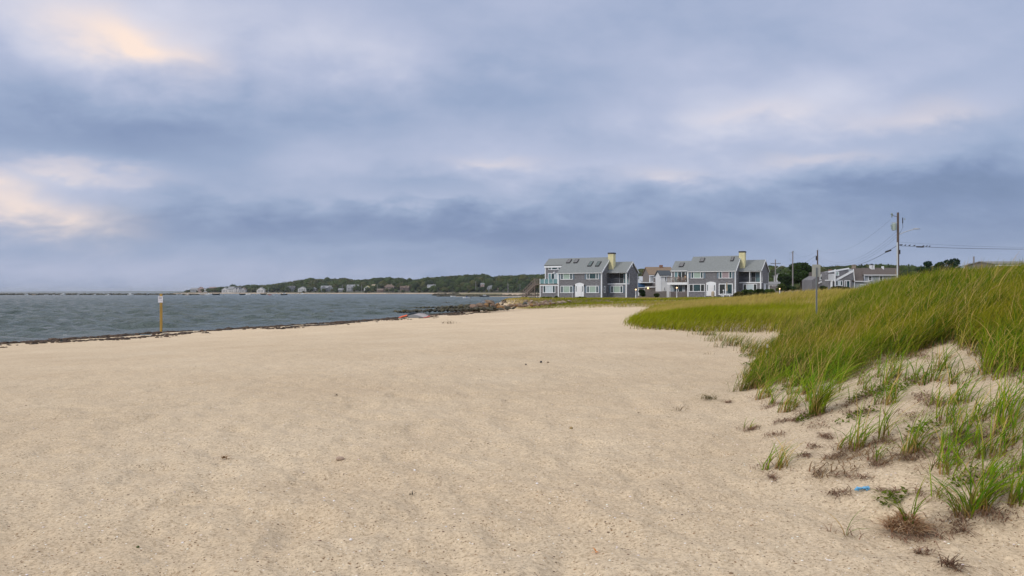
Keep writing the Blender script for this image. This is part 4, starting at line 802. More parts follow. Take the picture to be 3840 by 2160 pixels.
def twin(h, L, zh, c):
    """the body both shingled houses share: main block, chimney and right wing with its recessed balcony"""
    e = h.e; VR, VD = 3.9, 7.8; ez = h.hv(*c['eave'], 0)[1]; rz = h.hv(*c['ridge'], VR)[1]; h.ez, h.rz = ez, rz; k = (rz - ez) / VR
    MB().prism([(0, -.5), (VD, -.5), (VD, ez), (VR, rz - .12), (0, ez)], 0, L, 'x').build('wall', SH, e)
    roof = gable_roof(e, -.12, L + .14, -.32, ez - .32 * k + .1, VR, rz + .1, VD + .32); h.roof = roof; h.rp = (0, ez + .1, VR, rz + .1)
    t = MB(); t.box(-.07, .13, -.05, .12, -.4, ez - .14); t.box(L - .13, L + .07, -.05, .13, -.4, ez - .14); t.box(-.1, L + .12, -.30, -.10, ez - .25, ez - .10)
    for s_ in (-1, 1):
        p = Vector((L + .165, VR - s_ * (VR + .3), ez - .30 * k - .02)); q = Vector((L + .165, VR, rz - .02)); t.bar(p, q, .05, .24)
    t.build('white_trim', TR, e)
    # chimney
    zt = h.hv(*c['chim'], 3.7)[1]; ch = MB().box(L - .12, L + .9, 3.2, 4.3, ez, zt - .25).build('chimney', CH, e); MB().box(L - .17, L + .95, 3.14, 4.36, zt - .25, zt).build('chimney_cap', BLK, ch)
    # right wing
    V1 = 2.6; U1 = h.hv(*c['wing_corner'], V1)[0]; V2 = h.hu(*c['wing_end'], U1)[0]; we = h.hv(*c['wing_eave'], V1)[1]; wr = h.hu(*c['wing_ridge'], U1)[1]; VM = (V1 + V2) / 2; kk = (wr - we) / (VM - V1); fl = h.hv(*c['floor'], V1)[1]; VB = V1 + 1.7
    print('wing', h.e.name, 'ez %.2f rz %.2f U1 %.2f V2 %.2f we %.2f wr %.2f fl %.2f' % (ez, rz, U1, V2, we, wr, fl))
    w = MB(); w.box(L, U1, V1, V2, -.5, fl); w.prism([(VB, fl), (V2, fl), (V2, we), (VM, wr - .1), (VB, min(we + (VB - V1) * kk, wr) - .1)], L, U1, 'x')
    w.prism([(V1, we - .35), (VB - .002, we - .35), (VB - .002, we + (VB - V1) * kk - .12), (V1, we - .1)], U1 - .16, U1, 'x'); w.box(U1 - .16, U1, VB - .35, VB - .002, fl, we - .35)
    w.build('wing_wall', SH, e); r2 = gable_roof(e, L + .002, U1 + .16, V1 - .3, we - .3 * kk + .08, VM, wr + .08, V2 + .3, name='wing_roof')
    t = MB(); t.box(U1 - .14, U1 + .06, V1 - .04, V1 + .14, -.4, we - .2); t.box(L + .07, U1 + .03, V1 - .03, V1 + .10, fl - .08, fl + .10); t.box(U1 - .10, U1 + .03, V1 + .14, VB - .3, fl - .08, fl + .10); t.box(L + .07, U1 + .1, V1 - .26, V1 - .08, we - .22, we - .08)
    t.box(U1 - .02, U1 + .05, V2 - .12, V2 + .04, -.4, we - .2); t.box(U1 + .001, U1 + .04, VB - .36, VB - .26, fl, we - .35)
    for s_ in (-1, 1): t.bar((U1 + .185, VM - s_ * (VM - V1 + .25), we - .25 * kk), (U1 + .185, VM, wr - .05), .05, .22)
    t.build('wing_trim', TR, e)
    MB().box(U1 + .005, U1 + .06, VM - .12, VM + .12, wr - .95, wr - .45).build('gable_vent', TR, e)
    MB().box(L + .01, U1 - .16, V1 + .1, VB, fl, fl + .06).build('balcony_floor', mat('balcony_floor', (.05, .06, .07), .8), e)
    railing(MB(), (L + .05, V1 + .06, fl + .1), (U1 - .16, V1 + .06, fl + .1), .85, 22).build('balcony_railing', mat('grey_rail', (.13, .14, .16), .8), e)
    window(e, 'v', VB, L + (U1 - L) * .46, U1 - .25, fl + .06, we - .25, [(1, DARK), (1.2, TEAL)], fw=.07, name='balcony_door')
    h.V1, h.U1, h.fl, h.we, h.VB, h.V2 = V1, U1, fl, we, VB, V2
    return roof
# ---------------- left shingled house
h1 = HF(8.40, 129.2, 1.5, 30, 1960, 900, 5.3667, 'shingled_house', label='grey shingled two storey house with four skylights, wooden stair at its left end', cat='house', group='pair of shingled beach houses')
L1_ = h1.hv(1590, 900, 0)[0]; e = h1.e
twin(h1, L1_, None, dict(eave=(1580, 640), ridge=(1750, 355), chim=(1800, 255), wing_corner=(2088, 900), wing_end=(2315, 900), wing_eave=(2080, 635), wing_ridge=(2190, 440), floor=(1900, 885)))
for q in (((875, 470), (948, 470), (920, 397), (992, 397)), ((1020, 468), (1094, 468), (1065, 395), (1136, 395)), ((1300, 535), (1372, 535), (1350, 440), (1422, 440)), ((1458, 535), (1530, 535), (1508, 440), (1580, 440))): skylight(h1, h1.roof, *q, h1.rp, q[0][0] < 1200)
W3 = lambda c: [(1, GL), (2.6, c), (1, GL)]
wpix(h1, 0, 765, 1005, 660, 797, W3(BL)); wpix(h1, 0, 765, 1005, 922, 1067, W3(BL)); wpix(h1, 0, 1290, 1530, 650, 790, W3(GL)); wpix(h1, 0, 1290, 1530, 922, 1067, W3(BL))
for a, b, c_, d in ((722, 762, 660, 795), (1010, 1042, 660, 795), (1250, 1287, 650, 790), (1534, 1568, 650, 790), (1008, 1040, 922, 1065), (1250, 1287, 922, 1065), (1534, 1568, 922, 1065)): shutter(h1, 0, a, b, c_, d)
door(h1, 0, 1060, 1235, 862, 1145)
wpix(h1, h1.V1, 1772, 2018, 920, 1065, W3(BL)); shutter(h1, h1.V1, 1738, 1770, 920, 1065); shutter(h1, h1.V1, 2022, 2054, 920, 1065)
wpix(h1, L1_, 1632, 1663, 928, 1060, [(1, DARK)], plane='u', fw=.12, bars=1)
for zx in (1045, 1248):
    u, z = h1.hv(zx, 935, 0); MB().lathe([(.02, 0), (.09, .05), (.09, .25), (.03, .33)], (u, -.14, z), 8).build('wall_lantern', BLK, e)
t = MB(); u, z = h1.hv(1015, 1160, 0); t.tube([(u, -.3, z), (u, -.3, z + .75), (u + .1, -.3, z + .98), (u + .35, -.3, z + 1.0)], .035); t.build('hand_rail', TR, e)
# left third-floor bay and its ground-floor extension
VB1 = 2.2; kk = (h1.rz - h1.ez) / 3.9; uL = h1.hv(455, 700, VB1)[0]; bz = h1.ez + .1 + kk * VB1; ue = h1.hv(352, 1000, .06)[0]; dz = h1.hv(500, 888, .06)[1]
MB().prism([(VB1, dz - .1), (7.8, dz - .1), (7.8, h1.ez), (3.9, h1.rz - .12), (VB1, bz - .15)], uL, -.002, 'x').build('bay_wall', SH, e)
mb = MB().slab((uL - .14, VB1 - .25, bz - .25 * kk + .02), (-.121, VB1 - .25, bz - .25 * kk + .02), (-.121, 3.9, h1.rz + .1), (uL - .14, 3.9, h1.rz + .1), .16); mb.slab((-.121, 8.1, h1.ez - .1), (uL - .14, 8.1, h1.ez - .1), (uL - .14, 3.9, h1.rz + .1), (-.121, 3.9, h1.rz + .1), .16); mb.build('bay_roof', RF, e)
mb = MB().box(uL - .1, 0, VB1 - .2, VB1 - .02, bz - .62, bz - .32); mb.box(uL - .06, uL + .12, VB1 - .04, VB1 + .1, dz, bz - .4); mb.build('bay_trim', TR, e)
MB().box(ue, -.005, .06, 6.5, -.5, dz - .1).build('extension_wall', SH, e)
mb = MB().box(ue - .06, -.075, -.02, .2, dz - .34, dz - .1); mb.box(ue - .05, ue + .1, .0, .2, -.4, dz - .345); mb.build('extension_trim', TR, e)
MB().box(ue - .1, -.01, -.1, VB1, dz - .098, dz + .02).build('deck', DK, e)
wpix(h1, VB1, 525, 577, 512, 602, [(1, GL)], fw=.08); wpix(h1, VB1, 583, 706, 512, 602, [(1, GL)], fw=.12); wpix(h1, VB1, 722, 775, 512, 602, [(1, GL)], fw=.08)
wpix(h1, VB1, 512, 715, 665, 880, [(1.1, TEAL), (1.1, GL), (1.2, CURT)], fw=.11, name='sliding_door'); wpix(h1, .06, 412, 658, 915, 1067, [(1, GL), (2.6, CURT), (1, GL)])
u, z = h1.hv(645, 652, VB1); MB().lathe([(.01, 0), (.22, .02), (.2, .14), (.02, .17)], (u, VB1 - .2, z - .08), 10).build('porch_light', TR, e)
mb = MB(); pl = MB(); us = np.linspace(ue + .02, -.12, 5)
for u in us: mb.box(u - .045, u + .045, -.06, .03, dz + .02, dz + 1.0)
for a, b in zip(us[:-1], us[1:]): pl.box(a + .05, b - .05, -.03, 0, dz + .1, dz + .9)
for v in (1.2, 2.1): mb.box(ue - .02, ue + .06, v - .04, v + .04, dz + .02, dz + 1.0)
pl.box(ue, ue + .03, .05, 2.05, dz + .1, dz + .9); r_ = mb.build('deck_railing', TR, e); pl.build('rail_glass', TEAL, r_)
u, z = h1.hv(620, 850, 1.0); MB().box(u - .35, u + .45, 1.0, 1.5, dz + .02, dz + .85).build('deck_chest', DK, e)
# outdoor stair
a1_ = ue - .02; a0_ = h1.hv(262, 900, .9)[0]; st0 = h1.hv(5, 1140, .9)[0]; mb = MB(); mb.box(a0_, a1_ - .1, .3, 1.7, dz - .12, dz)
for v in (.36, 1.64):
    for u in (a0_ + .06, a1_ - .2): mb.box(u - .06, u + .06, v - .06, v + .06, -.5, dz + 1.0)
    mb.bar((a0_, v, dz - .1), (st0, v, -.1), .06, .28); mb.bar((a0_, v, dz + .95), (st0, v, .95), .07, .09); mb.bar((a0_, v, dz + .5), (st0, v, .5), .04, .06)
    for k in range(1, 6): q = k / 6; u = a0_ + (st0 - a0_) * q; mb.box(u - .04, u + .04, v - .04, v + .04, -.5 + 0 * q, dz * (1 - q) + .95)
for k in range(12): q = (k + .5) / 12; u = a0_ + (st0 - a0_) * q; mb.box(u - .15, u + .15, .34, 1.66, dz * (1 - q) - .12, dz * (1 - q) - .07)
railing(mb, (a0_ + .06, .36, dz), (a1_ - .2, .36, dz), .95, 5); mb.build('outdoor_stair', DK, e)
# ---------------- right shingled house
h2 = HF(32.14, 130.0, 1.5, 30, 2400, 900, 4.6, 'shingled_house', label='grey shingled two storey house with furnished upper deck and closed umbrella in front', cat='house', group='pair of shingled beach houses')
L2_ = h2.hv(1648, 900, 0)[0]; e = h2.e
twin(h2, L2_, None, dict(eave=(1640, 520), ridge=(1740, 277), chim=(1780, 193), wing_corner=(2085, 800), wing_end=(2215, 700), wing_eave=(2075, 520), wing_ridge=(2148, 345), floor=(1900, 735)))
for q in (((1025, 385), (1098, 385), (1055, 318), (1127, 318)), ((1558, 368), (1608, 368), (1585, 300), (1634, 300))): skylight(h2, h2.roof, *q, h2.rp, True)
wpix(h2, 0, 880, 1092, 540, 662, W3(BL)); wpix(h2, 0, 1362, 1590, 532, 662, [(1, GL), (2.4, mat('pink_blind', (.33, .27, .30), .7)), (1, GL)], bars=0); wpix(h2, 0, 848, 1118, 760, 892, [(1, DARK), (1.8, GL), (1, DARK)])
for a, b, c_, d in ((842, 876, 540, 660), (1096, 1130, 540, 660), (1328, 1358, 532, 660), (1594, 1626, 532, 660)): shutter(h2, 0, a, b, c_, d)
door(h2, 0, 1145, 1312, 718, 965); wpix(h2, 0, 1360, 1602, 752, 948, [(1, DARK), (1.1, GL)], fw=.14, name='sliding_door')
wpix(h2, h2.V1, 1778, 2020, 758, 895, [(1, DARK), (2, CURT), (1, DARK)])
mb = MB(); u, _ = h2.hv(1892, 600, h2.V1); mb.box(u - .06, u + .06, h2.V1 - .02, h2.V1 + .1, h2.fl + .1, h2.we - .2); mb.build('balcony_post', TR, e)
wpix(h2, h2.U1, 2135, 2200, 750, 870, [(1, TR), (1, DARK)], plane='u', fw=.1, name='side_door')
mb = MB(); u, z = h2.hv(1640, 880, 0); mb.tube([(u - .1, -.12, -.2), (u - .1, -.12, 1.4), (u + .1, -.12, 1.8), (u + .1, -.12, h2.ez - .2)], .05); mb.build('downpipe', TR, e)
mb = MB(); u, z = h2.hv(1130, 975, 0); mb.tube([(u, -.3, -.2), (u, -.3, .85), (u + .1, -.3, 1.05), (u + .35, -.3, 1.05)], .035); mb.build('hand_rail', TR, e)
uL2 = h2.hv(545, 700, VB1)[0]; ze = h2.hv(560, 528, VB1)[1]; VRB = 4.9; zr = h2.hv(700, 370, VRB)[1]; ud = h2.hv(468, 745, .06)[0]; dz2 = h2.hv(600, 733, .06)[1]
MB().prism([(VB1, dz2 - .3), (7.6, dz2 - .3), (7.6, ze), (VRB, zr - .12), (VB1, ze)], uL2, -.002, 'x').build('bay_wall', SH, e)
kb = (zr - ze) / (VRB - VB1); mb = MB().slab((uL2 - .14, VB1 - .3, ze - .3 * kb + .08), (-.125, VB1 - .3, ze - .3 * kb + .08), (-.125, VRB, zr + .08), (uL2 - .14, VRB, zr + .08), .16); mb.slab((-.125, 7.9, ze - .1), (uL2 - .14, 7.9, ze - .1), (uL2 - .14, VRB, zr + .08), (-.125, VRB, zr + .08), .16); br = mb.build('bay_roof', RF, e)
skylight(h2, br, (668, 468), (742, 468), (695, 402), (768, 402), (VB1, ze + .08, VRB, zr + .08), True)
mb = MB().box(uL2 - .1, -.13, VB1 - .28, VB1 - .08, ze - .2, ze - .02); mb.box(uL2 - .05, uL2 + .12, VB1 - .04, VB1 + .1, dz2, ze - .2); mb.build('bay_trim', TR, e)
wpix(h2, VB1, 590, 822, 545, 735, [(1, TEAL), (1, GL), (1, DARK), (.6, GL)], fw=.1, name='sliding_door')
MB().box(ud, -.14, -.05, .12, dz2 - .42, dz2).build('deck_fascia', TR, e); MB().box(ud + .02, -.02, .121, VB1, dz2 - .2, dz2 - .01).build('deck', DK, e)
railing(MB(), (ud + .03, .05, dz2), (-.15, .05, dz2), .98, 30, .05).build('deck_railing', DK, e)
mb = MB(); u1 = h2.hv(482, 800, .06)[0]; mb.box(u1 - .02, u1 + .1, 0, .12, -.4, dz2 - .43); u2 = h2.hv(520, 800, .8)[0]; mb.box(u2, u2 + .12, .8, .92, -.1, dz2 - .43); mb.build('porch_post', TR, e)
MB().box(ud + .1, -.02, 1.7, 6.5, -.5, dz2 - .2).build('porch_wall', SH, e)
wpix(h2, 1.7, 530, 775, 762, 900, [(1, CURT), (1.2, GL), (1.2, GL), (.6, CURT)], fw=.1, name='sliding_door'); railing(MB(), (u1 + .3, .1, -.05), (-.3, .1, -.05), 1.05, 26, .05).build('porch_railing', DK, e)
MB().box(u1, -.1, .02, 1.7, -.5, -.06).build('porch_floor', DK, e)
# boardwalk in front of the right house
mb = MB().box(-3.6, L2_ + .5, -2.2, -.06, -.35, -.1)
for k in range(12): u = -3.4 + k * 1.05; mb.box(u - .06, u + .06, -2.24, -2.2, -.9, -.1)
mb.build('boardwalk', DK, e)
# ---------------- things on and before the right house
def place(h, u, v, z): return Vector((h.x + u * h.c + v * h.s, h.y - u * h.s + v * h.c, h.z + z))
def chair(loc, rz, label):
    c = empty('patio_chair', loc, rz, label=label, cat='chair', group='pale plastic chairs on the deck'); m = mat('plastic_white', (.60, .60, .58), .5)
    MB().box(-.25, .25, -.24, .24, .40, .44).build('seat', m, c); b = MB()
    for k in range(5): b.bar((-.2 + .1 * k, .24, .44), (-.2 + .1 * k, .34, .88), .05, .03)
    b.bar((-.25, .34, .88), (.25, .34, .88), .05, .05); b.build('backrest', m, c)
    for sx in (-1, 1): MB().bar((sx * .25, -.22, .62), (sx * .25, .27, .62), .05, .03).build('arm', m, c)
    for sx in (-1, 1):
        for sy in (-1, 1): MB().bar((sx * .22, sy * .2, .4), (sx * .25, sy * .24, 0), .045).build('leg', m, c)
for zx, lb in ((575, 'pale chair nearest the left end of the upper deck'), (645, 'pale chair second from the left end of the upper deck'), (745, 'pale chair nearest the right end of the upper deck')):
    u, _ = h2.hv(zx, 700, .7); chair(place(h2, u, .7, dz2 - .01), -R(30) + .3, lb)
u, _ = h2.hv(690, 700, 1.1); tb = empty('deck_table', place(h2, u, 1.1, dz2 - .01), -R(30), label='small brown table between the chairs on the upper deck', cat='table'); MB().box(-.5, .5, -.35, .35, .70, .74).build('table_top', DK, tb)
for sx in (-1, 1):
    for sy in (-1, 1): MB().box(sx * .42 - .03, sx * .42 + .03, sy * .28 - .03, sy * .28 + .03, 0, .7).build('leg', DK, tb)
def person(loc, rz, label, shirt, hair):
    p = empty('person', loc, rz, label=label, cat='person', group='people seated on the upper deck')
    P = [(0, 0, .50), (0, .02, .75), (0, .03, 1.0), (0, .01, 1.12), (0, -.01, 1.22), (0, -.02, 1.32), (.10, 0, .50), (.12, -.42, .52), (.12, -.46, .08), (.12, -.60, .05), (-.10, 0, .50), (-.12, -.42, .52), (-.12, -.46, .08), (-.12, -.60, .05),
         (.19, .03, 1.02), (.25, -.02, .76), (.16, -.26, .68), (.13, -.34, .68), (-.19, .03, 1.02), (-.25, -.02, .76), (-.16, -.26, .68), (-.13, -.34, .68)]
    E = [(0, 1), (1, 2), (2, 3), (3, 4), (4, 5), (0, 6), (6, 7), (7, 8), (8, 9), (0, 10), (10, 11), (11, 12), (12, 13), (2, 14), (14, 15), (15, 16), (16, 17), (2, 18), (18, 19), (19, 20), (20, 21)]
    rd = [.15, .14, .16, .06, .09, .08, .10, .07, .045, .04, .10, .07, .045, .04, .06, .045, .035, .03, .06, .045, .035, .03]
    me = bpy.data.meshes.new('body'); me.from_pydata(P, E, []); o = bpy.data.objects.new('body', me); COL.objects.link(o); o.parent = p; o.modifiers.new('s', 'SKIN'); o.modifiers.new('d', 'SUBSURF').levels = 1
    for v_, r_ in zip(me.skin_vertices[0].data, rd): v_.radius = (r_, r_)
    me.skin_vertices[0].data[0].use_root = True; me.materials.append(mat('skin', (.45, .28, .20), .6))
    v0, f0 = ICO2; sh = v0 * np.array([.22, .17, .30]) + np.array([0, .02, .82]); npmesh('shirt', sh, f0, shirt, p, True); hr = v0 * np.array([.105, .115, .11]) + np.array([0, .02, 1.33]); npmesh('hair', hr, f0, hair, p, True)
u, _ = h2.hv(668, 650, 1.5); person(place(h2, u, 1.5, dz2 - .05), R(40), 'person in a pink top seated left of the deck table', mat('pink_cloth', (.55, .28, .30), .8), mat('brown_hair', (.10, .06, .04), .8))
u, _ = h2.hv(780, 650, 1.2); person(place(h2, u, 1.2, dz2 + .05), R(-60), 'dark haired person in a tan top seated at the right end of the deck', mat('tan_cloth', (.45, .33, .18), .8), mat('dark_hair', (.02, .02, .02), .8))
u, _ = h2.hv(1490, 900, -1.2); pt = empty('picnic_table', place(h2, u, -1.2, -.1), -R(30), label='white picnic table before the sliding door', cat='table'); MB().box(-.9, .9, -.38, .38, .70, .75).build('table_top', TR, pt)
for sy in (-1, 1): MB().box(-.9, .9, sy * .72 - .13, sy * .72 + .13, .42, .46).build('bench', TR, pt)
for sx in (-1, 1):
    for sy in (-1, 1): MB().bar((sx * .65, sy * .2, .7), (sx * .65, sy * .62, 0), .08, .05).build('leg', TR, pt)
um = empty('umbrella', place(h2, u - .02, -.75, -.1), -R(30), label='closed beige umbrella standing at the picnic table', cat='umbrella'); MB().tube([(0, 0, 0), (0, 0, 2.75)], .03, 8).build('pole', TR, um); MB().lathe([(.02, 2.8), (.07, 2.7), (.13, 2.0), (.17, 1.45), (.14, 1.25), (.03, 1.2)], (0, 0, 0), 10).build('canopy', mat('beige_canvas', (.42, .36, .27), .9, .2, 4), um)
u, _ = h2.hv(1258, 930, -1.4); gr = empty('covered_grill', place(h2, u, -1.4, -.1), -R(30), label='beige upright covered grill before the white door', cat='grill'); MB().lathe([(.25, 0), (.27, .1), (.30, .7), (.26, 1.0), (.12, 1.1)], (0, 0, .08), 10).build('cover', mat('beige_canvas', (.42, .36, .27)), gr); MB().tube([(-.25, 0, .06), (.25, 0, .06)], .06, 8).build('wheel', BLK, gr)
GLOBE = mat('lit_globe', (1.0, .62, .30), .4, emit=2.6)
def lamp_post(px, rtop, rbot, D, label, lit=True, w=.06):
    zt, zb = zat(rtop, D), zat(rbot, D); l = empty('lamp_post', (at(px, D), D, zb), 0, label=label, cat='lamp post', group='white lamp posts before the houses')
    MB().lathe([(w * 1.4, -.3), (w * 1.4, .25), (w, .3), (w * .8, zt - zb - .15), (w * 1.5, zt - zb - .12), (w * 1.5, zt - zb - .08)], (0, 0, 0), 10).build('post', TR, l); v0, f0 = ICO2; npmesh('globe', v0 * .115 + np.array([0, 0, zt - zb]), f0, GLOBE if lit else TR, l, True)
lamp_post(2384.5, 1086, 1113, 118, 'white lamp post with lit globe beside the left shingled house'); lamp_post(2538, 1079, 1117, 118, 'tall white lamp post with lit globe before the porch railing'); lamp_post(2713, 1089, 1115, 119, 'short post with unlit white globe before the sliding door', False, .05)
lamp_post(2924, 1083, 1096, 150, 'lamp with bright globe low in the grass near the utility poles')
# ================================================================== BACKGROUND BUILDINGS
def simple_house(name, px0, px1, rb, re_, rr, D, dep, wm, rm, label, wins=(), chim=None, dark_w=DARK, trim=True):
    x0, x1 = at(px0, D), at(px1, D); zb, ze_ = zat(rb, D), zat(re_, D); zr_ = CZ + (HOR - rr) / F * (D + dep / 2); cx = (x0 + x1) / 2; e = empty(name, (cx, D, zb), 0, label=label, cat='house', group='background houses'); a = (x1 - x0) / 2; zt = ze_ - zb; zrr = zr_ - zb
    MB().prism([(0, -1), (dep, -1), (dep, zt), (dep / 2, zrr - .1), (0, zt)], -a, a, 'x').build('wall', wm, e); k = (zrr - zt) / (dep / 2)
    ro = gable_roof(e, -a - .2, a + .2, -.35, zt - .35 * k + .08, dep / 2, zrr + .06, dep + .35, m=rm)
    if trim:
        t = MB().box(-a - .15, a + .15, -.3, -.1, zt - .32, zt - .1); t.box(-a - .04, -a + .14, -.05, .1, -.5, zt - .33); t.box(a - .14, a + .04, -.05, .1, -.5, zt - .33); t.build('white_trim', TR, e)
    for (p0, p1, r0, r1, m_) in wins: window(e, 'v', 0, at(p0, D) - cx, at(p1, D) - cx, zat(r1, D) - zb, zat(r0, D) - zb, [(1, m_)], fw=.10, bars=1 if m_ is not DARK else 0)
    if chim: p0, p1, r0, cm = chim; MB().box(at(p0, D) - cx, at(p1, D) - cx, dep / 2 - .5, dep / 2 + .5, zrr - 1.2, CZ + (HOR - r0) / F * (D + dep / 2) - zb).build('chimney', cm, ro)
    return e
SH2 = mat('grey_shingle_far', (.20, .185, .18), .9, .22, 3, stretch=(1, 1, 4)); BRICK = mat('brick_chimney', (.24, .13, .09), .9, .2, 5); TANR = mat('tan_roof', (.205, .155, .11), .95, .15, 4); NAVY = mat('slate_roof', (.045, .06, .075), .9, .1, 4); WHW = mat('white_wall', (.70, .74, .78), .7, .04, 1); BRR_ = mat('brown_roof', (.10, .085, .08), .95, .2, 4); BLR = mat('blue_roof', (.03, .09, .20), .8, .1, 3)
e3 = simple_house('tan_roofed_house', 2436, 2528, 1113, 1029, 1002, 152, 8, SH2, TANR, 'brown shingled house with tan roof and brick chimney between the two shingled houses', ((2441, 2449, 1032, 1056, DARK), (2452, 2463, 1034, 1042, GL), (2466, 2476, 1034, 1042, GL)), (2488, 2499, 994, BRICK))
mb = MB(); x_ = e3.location; q = lambda px, row, D, dy=0: (at(px, D) - x_.x, D - x_.y + dy, zat(row, D) - x_.z); mb.prism([(-2.6, 0), (-.01, 0), (-.01, q(2440, 1058, 152)[2]), (-2.6, q(2440, 1076, 149.5)[2])], q(2419, 0, 150)[0], q(2477, 0, 150)[0], 'x'); mb.build('lean_to', SH2, e3)
MB().box(q(2419, 0, 149)[0], q(2477, 0, 149)[0], -2.9, -2.6, q(0, 1078, 149.4)[2], q(0, 1075, 149.4)[2]).build('gutter_board', TR, e3); MB().box(q(2401, 0, 150)[0], q(2453, 0, 150)[0], -3.0, .0, q(0, 1061, 150)[2], q(0, 1058.5, 150)[2]).build('balcony', TR, e3)
v0, f0 = ICO2; npmesh('wall_lamp', v0 * .16 + np.array([q(2429.5, 0, 149)[0], -3.2, q(0, 1081, 149)[2]]), f0, GLOBE, e3, True)
simple_house('white_annex', 2477, 2517, 1113, 1031, 1015, 143, 5, WHW, NAVY, 'white two storey house with dark slate roof left of the furnished deck', ((2492, 2499, 1036, 1055, DARK), (2488, 2494, 1076, 1090, DARK)))
simple_house('blue_roofed_shed', 2394, 2417, 1100, 1074, 1061, 150, 4, SH2, BLR, 'low shed with bright blue roof behind the left lamp post')
simple_house('grey_roofed_house', 2370, 2420, 1075, 1047, 1039, 230, 8, mat('pale_wall', (.45, .48, .50), .8), mat('grey_roof_far', (.20, .21, .22), .9), 'grey roofed house far off, just right of the left shingled house')
simple_house('white_gabled_cottage', 2404, 2436, 1072, 1052, 1037, 215, 6, WHW, mat('light_roof', (.40, .44, .50), .9), 'pale roofed cottage left of the tan roofed house')
simple_house('low_grey_house', 2884, 2932, 1084, 1066, 1057, 205, 7, SH2, mat('grey_roof_far', (.2, .2, .2)), 'low grey house right of the furnished house behind a pole', ((2895, 2908, 1068, 1074, mat('red_board', (.35, .08, .05), .8)),))
simple_house('flat_grey_house', 2931, 2986, 1050, 1033, 1027, 270, 8, mat('pale_wall', (.45, .48, .5)), mat('grey_roof_far', (.2, .2, .2)), 'pale grey house among trees behind the thin utility poles', ((2938, 2948, 1036, 1044, GL),))
simple_house('dune_top_house', 3735, 3880, 1010, 990, 981, 120, 8, SH2, mat('grey_roof_far', (.2, .2, .2)), 'grey roof line just above the dune grass at the far right')
mb = MB(); f0_, f1_ = 2412, 2500; D = 139; zf = zat(1113, D); pts = [(2412, 1108), (2428, 1096), (2446, 1093), (2462, 1093), (2500, 1092)]; mp = MB()
fe = empty('stockade_fence', (at(2456, D), D, zf), 0, label='weathered grey board fence before the tan roofed house', cat='fence'); n = 60
for k in range(n):
    px = 2412 + 88 * (k + .5) / n; row = np.interp(px, [p[0] for p in pts], [p[1] for p in pts]); x = at(px, D) - fe.location.x; mp.box(x - .033, x + .033, 0, .03, -.5, zat(row, D) - zf)
mp.build('boards', mat('fence_wood', (.22, .205, .20), .9, .2, 6), fe); mb.bar((at(2425, D) - fe.location.x, .06, .7), (at(2500, D) - fe.location.x, .06, .7), .06); mb.build('rail', DK, fe)
# right complex of brown roofed houses
Dq = 170; zq = lambda zx, zy, D=Dq: (at(3060 + zx / 8.05, D), zat(960 + zy / 8.05, D))
def polyb(par, pts, y0, y1, m, name, D=Dq):
    P_ = [(zq(a, b, D)[0] - par.location.x, zq(a, b, D)[1] - par.location.z) for a, b in pts]; return MB().prism(P_, y0 - par.location.y, y1 - par.location.y, 'y').build(name, m, par)
def rake(par, a, b, y, w=.35, m=TR, name='rake_board', D=Dq):
    p, q_ = zq(*a, D), zq(*b, D); L_ = par.location; return MB().bar((p[0] - L_.x, y - L_.y, p[1] - L_.z), (q_[0] - L_.x, y - L_.y, q_[1] - L_.z), .12, w).build(name, m, par)
def winq(par, a0, a1, b0, b1, y, cols, D=Dq, **kw):
    L_ = par.location; p, q_ = zq(a0, b0, D), zq(a1, b1, D); return window(par, 'v', y - L_.y, p[0] - L_.x, q_[0] - L_.x, q_[1] - L_.z, p[1] - L_.z, cols, **kw)
bx, bz = zq(700, 1100); A = empty('slanted_roof_house', (bx, Dq, bz), 0, label='grey shingled house with two long slanted white roof edges and white deck', cat='house', group='background houses')
polyb(A, [(440, 1150), (440, 480), (990, 385), (990, 1150)], Dq, Dq + 8, SH, 'wall'); polyb(A, [(440, 1150), (440, 775), (975, 480), (960, 1150)], Dq - 2, Dq - .01, SH, 'front_wall'); rake(A, (370, 480), (995, 375), Dq - .1); rake(A, (430, 765), (990, 462), Dq - 2.1, .45)
winq(A, 600, 695, 470, 590, Dq, [(1, BL)], fw=.15); winq(A, 475, 690, 748, 900, Dq - 2, [(1, GL), (1, CURT), (1, GL)], fw=.12); winq(A, 742, 912, 738, 985, Dq - 2, [(.7, DARK), (1.3, GL)], fw=.16, name='door'); rake(A, (556, 480), (556, 660), Dq - .3, .2, name='corner_post')
mb = MB(); L_ = A.location; p0, p1 = zq(270, 720), zq(440, 720)
mb.box(p0[0] - L_.x, p1[0] - L_.x, -2.2, 0, p0[1] - L_.z - .2, p0[1] - L_.z); mb.build('deck', TR, A); railing(MB(), (p0[0] - L_.x, -2.15, p0[1] - L_.z), (p1[0] - L_.x, -2.15, p0[1] - L_.z), 1.3, 5, .12).build('deck_railing', TR, A); rake(A, (440, 410), (440, 975), Dq - 2.4, .35, name='white_post'); rake(A, (355, 740), (355, 975), Dq - 2.0, .9, name='white_panel')
bx, bz = zq(260, 1100); Bh = empty('brown_roofed_cottage', (bx, Dq + 5, bz), 0, label='small grey gabled cottage with brown roof behind the back of the sign', cat='house', group='background houses')
polyb(Bh, [(-120, 1150), (-120, 720), (90, 590), (430, 525), (430, 1150)], Dq + 5, Dq + 11, SH, 'wall', Dq + 5); polyb(Bh, [(90, 590), (90, 475), (430, 465), (430, 522)], Dq + 5.5, Dq + 11, BRR_, 'roof', Dq + 5); rake(Bh, (90, 590), (435, 520), Dq + 4.9, .3, D=Dq + 5); rake(Bh, (60, 825), (290, 715), Dq + 4.9, .35, D=Dq + 5); winq(Bh, 112, 218, 608, 730, Dq + 5, [(1, GL)], Dq + 5, fw=.18)
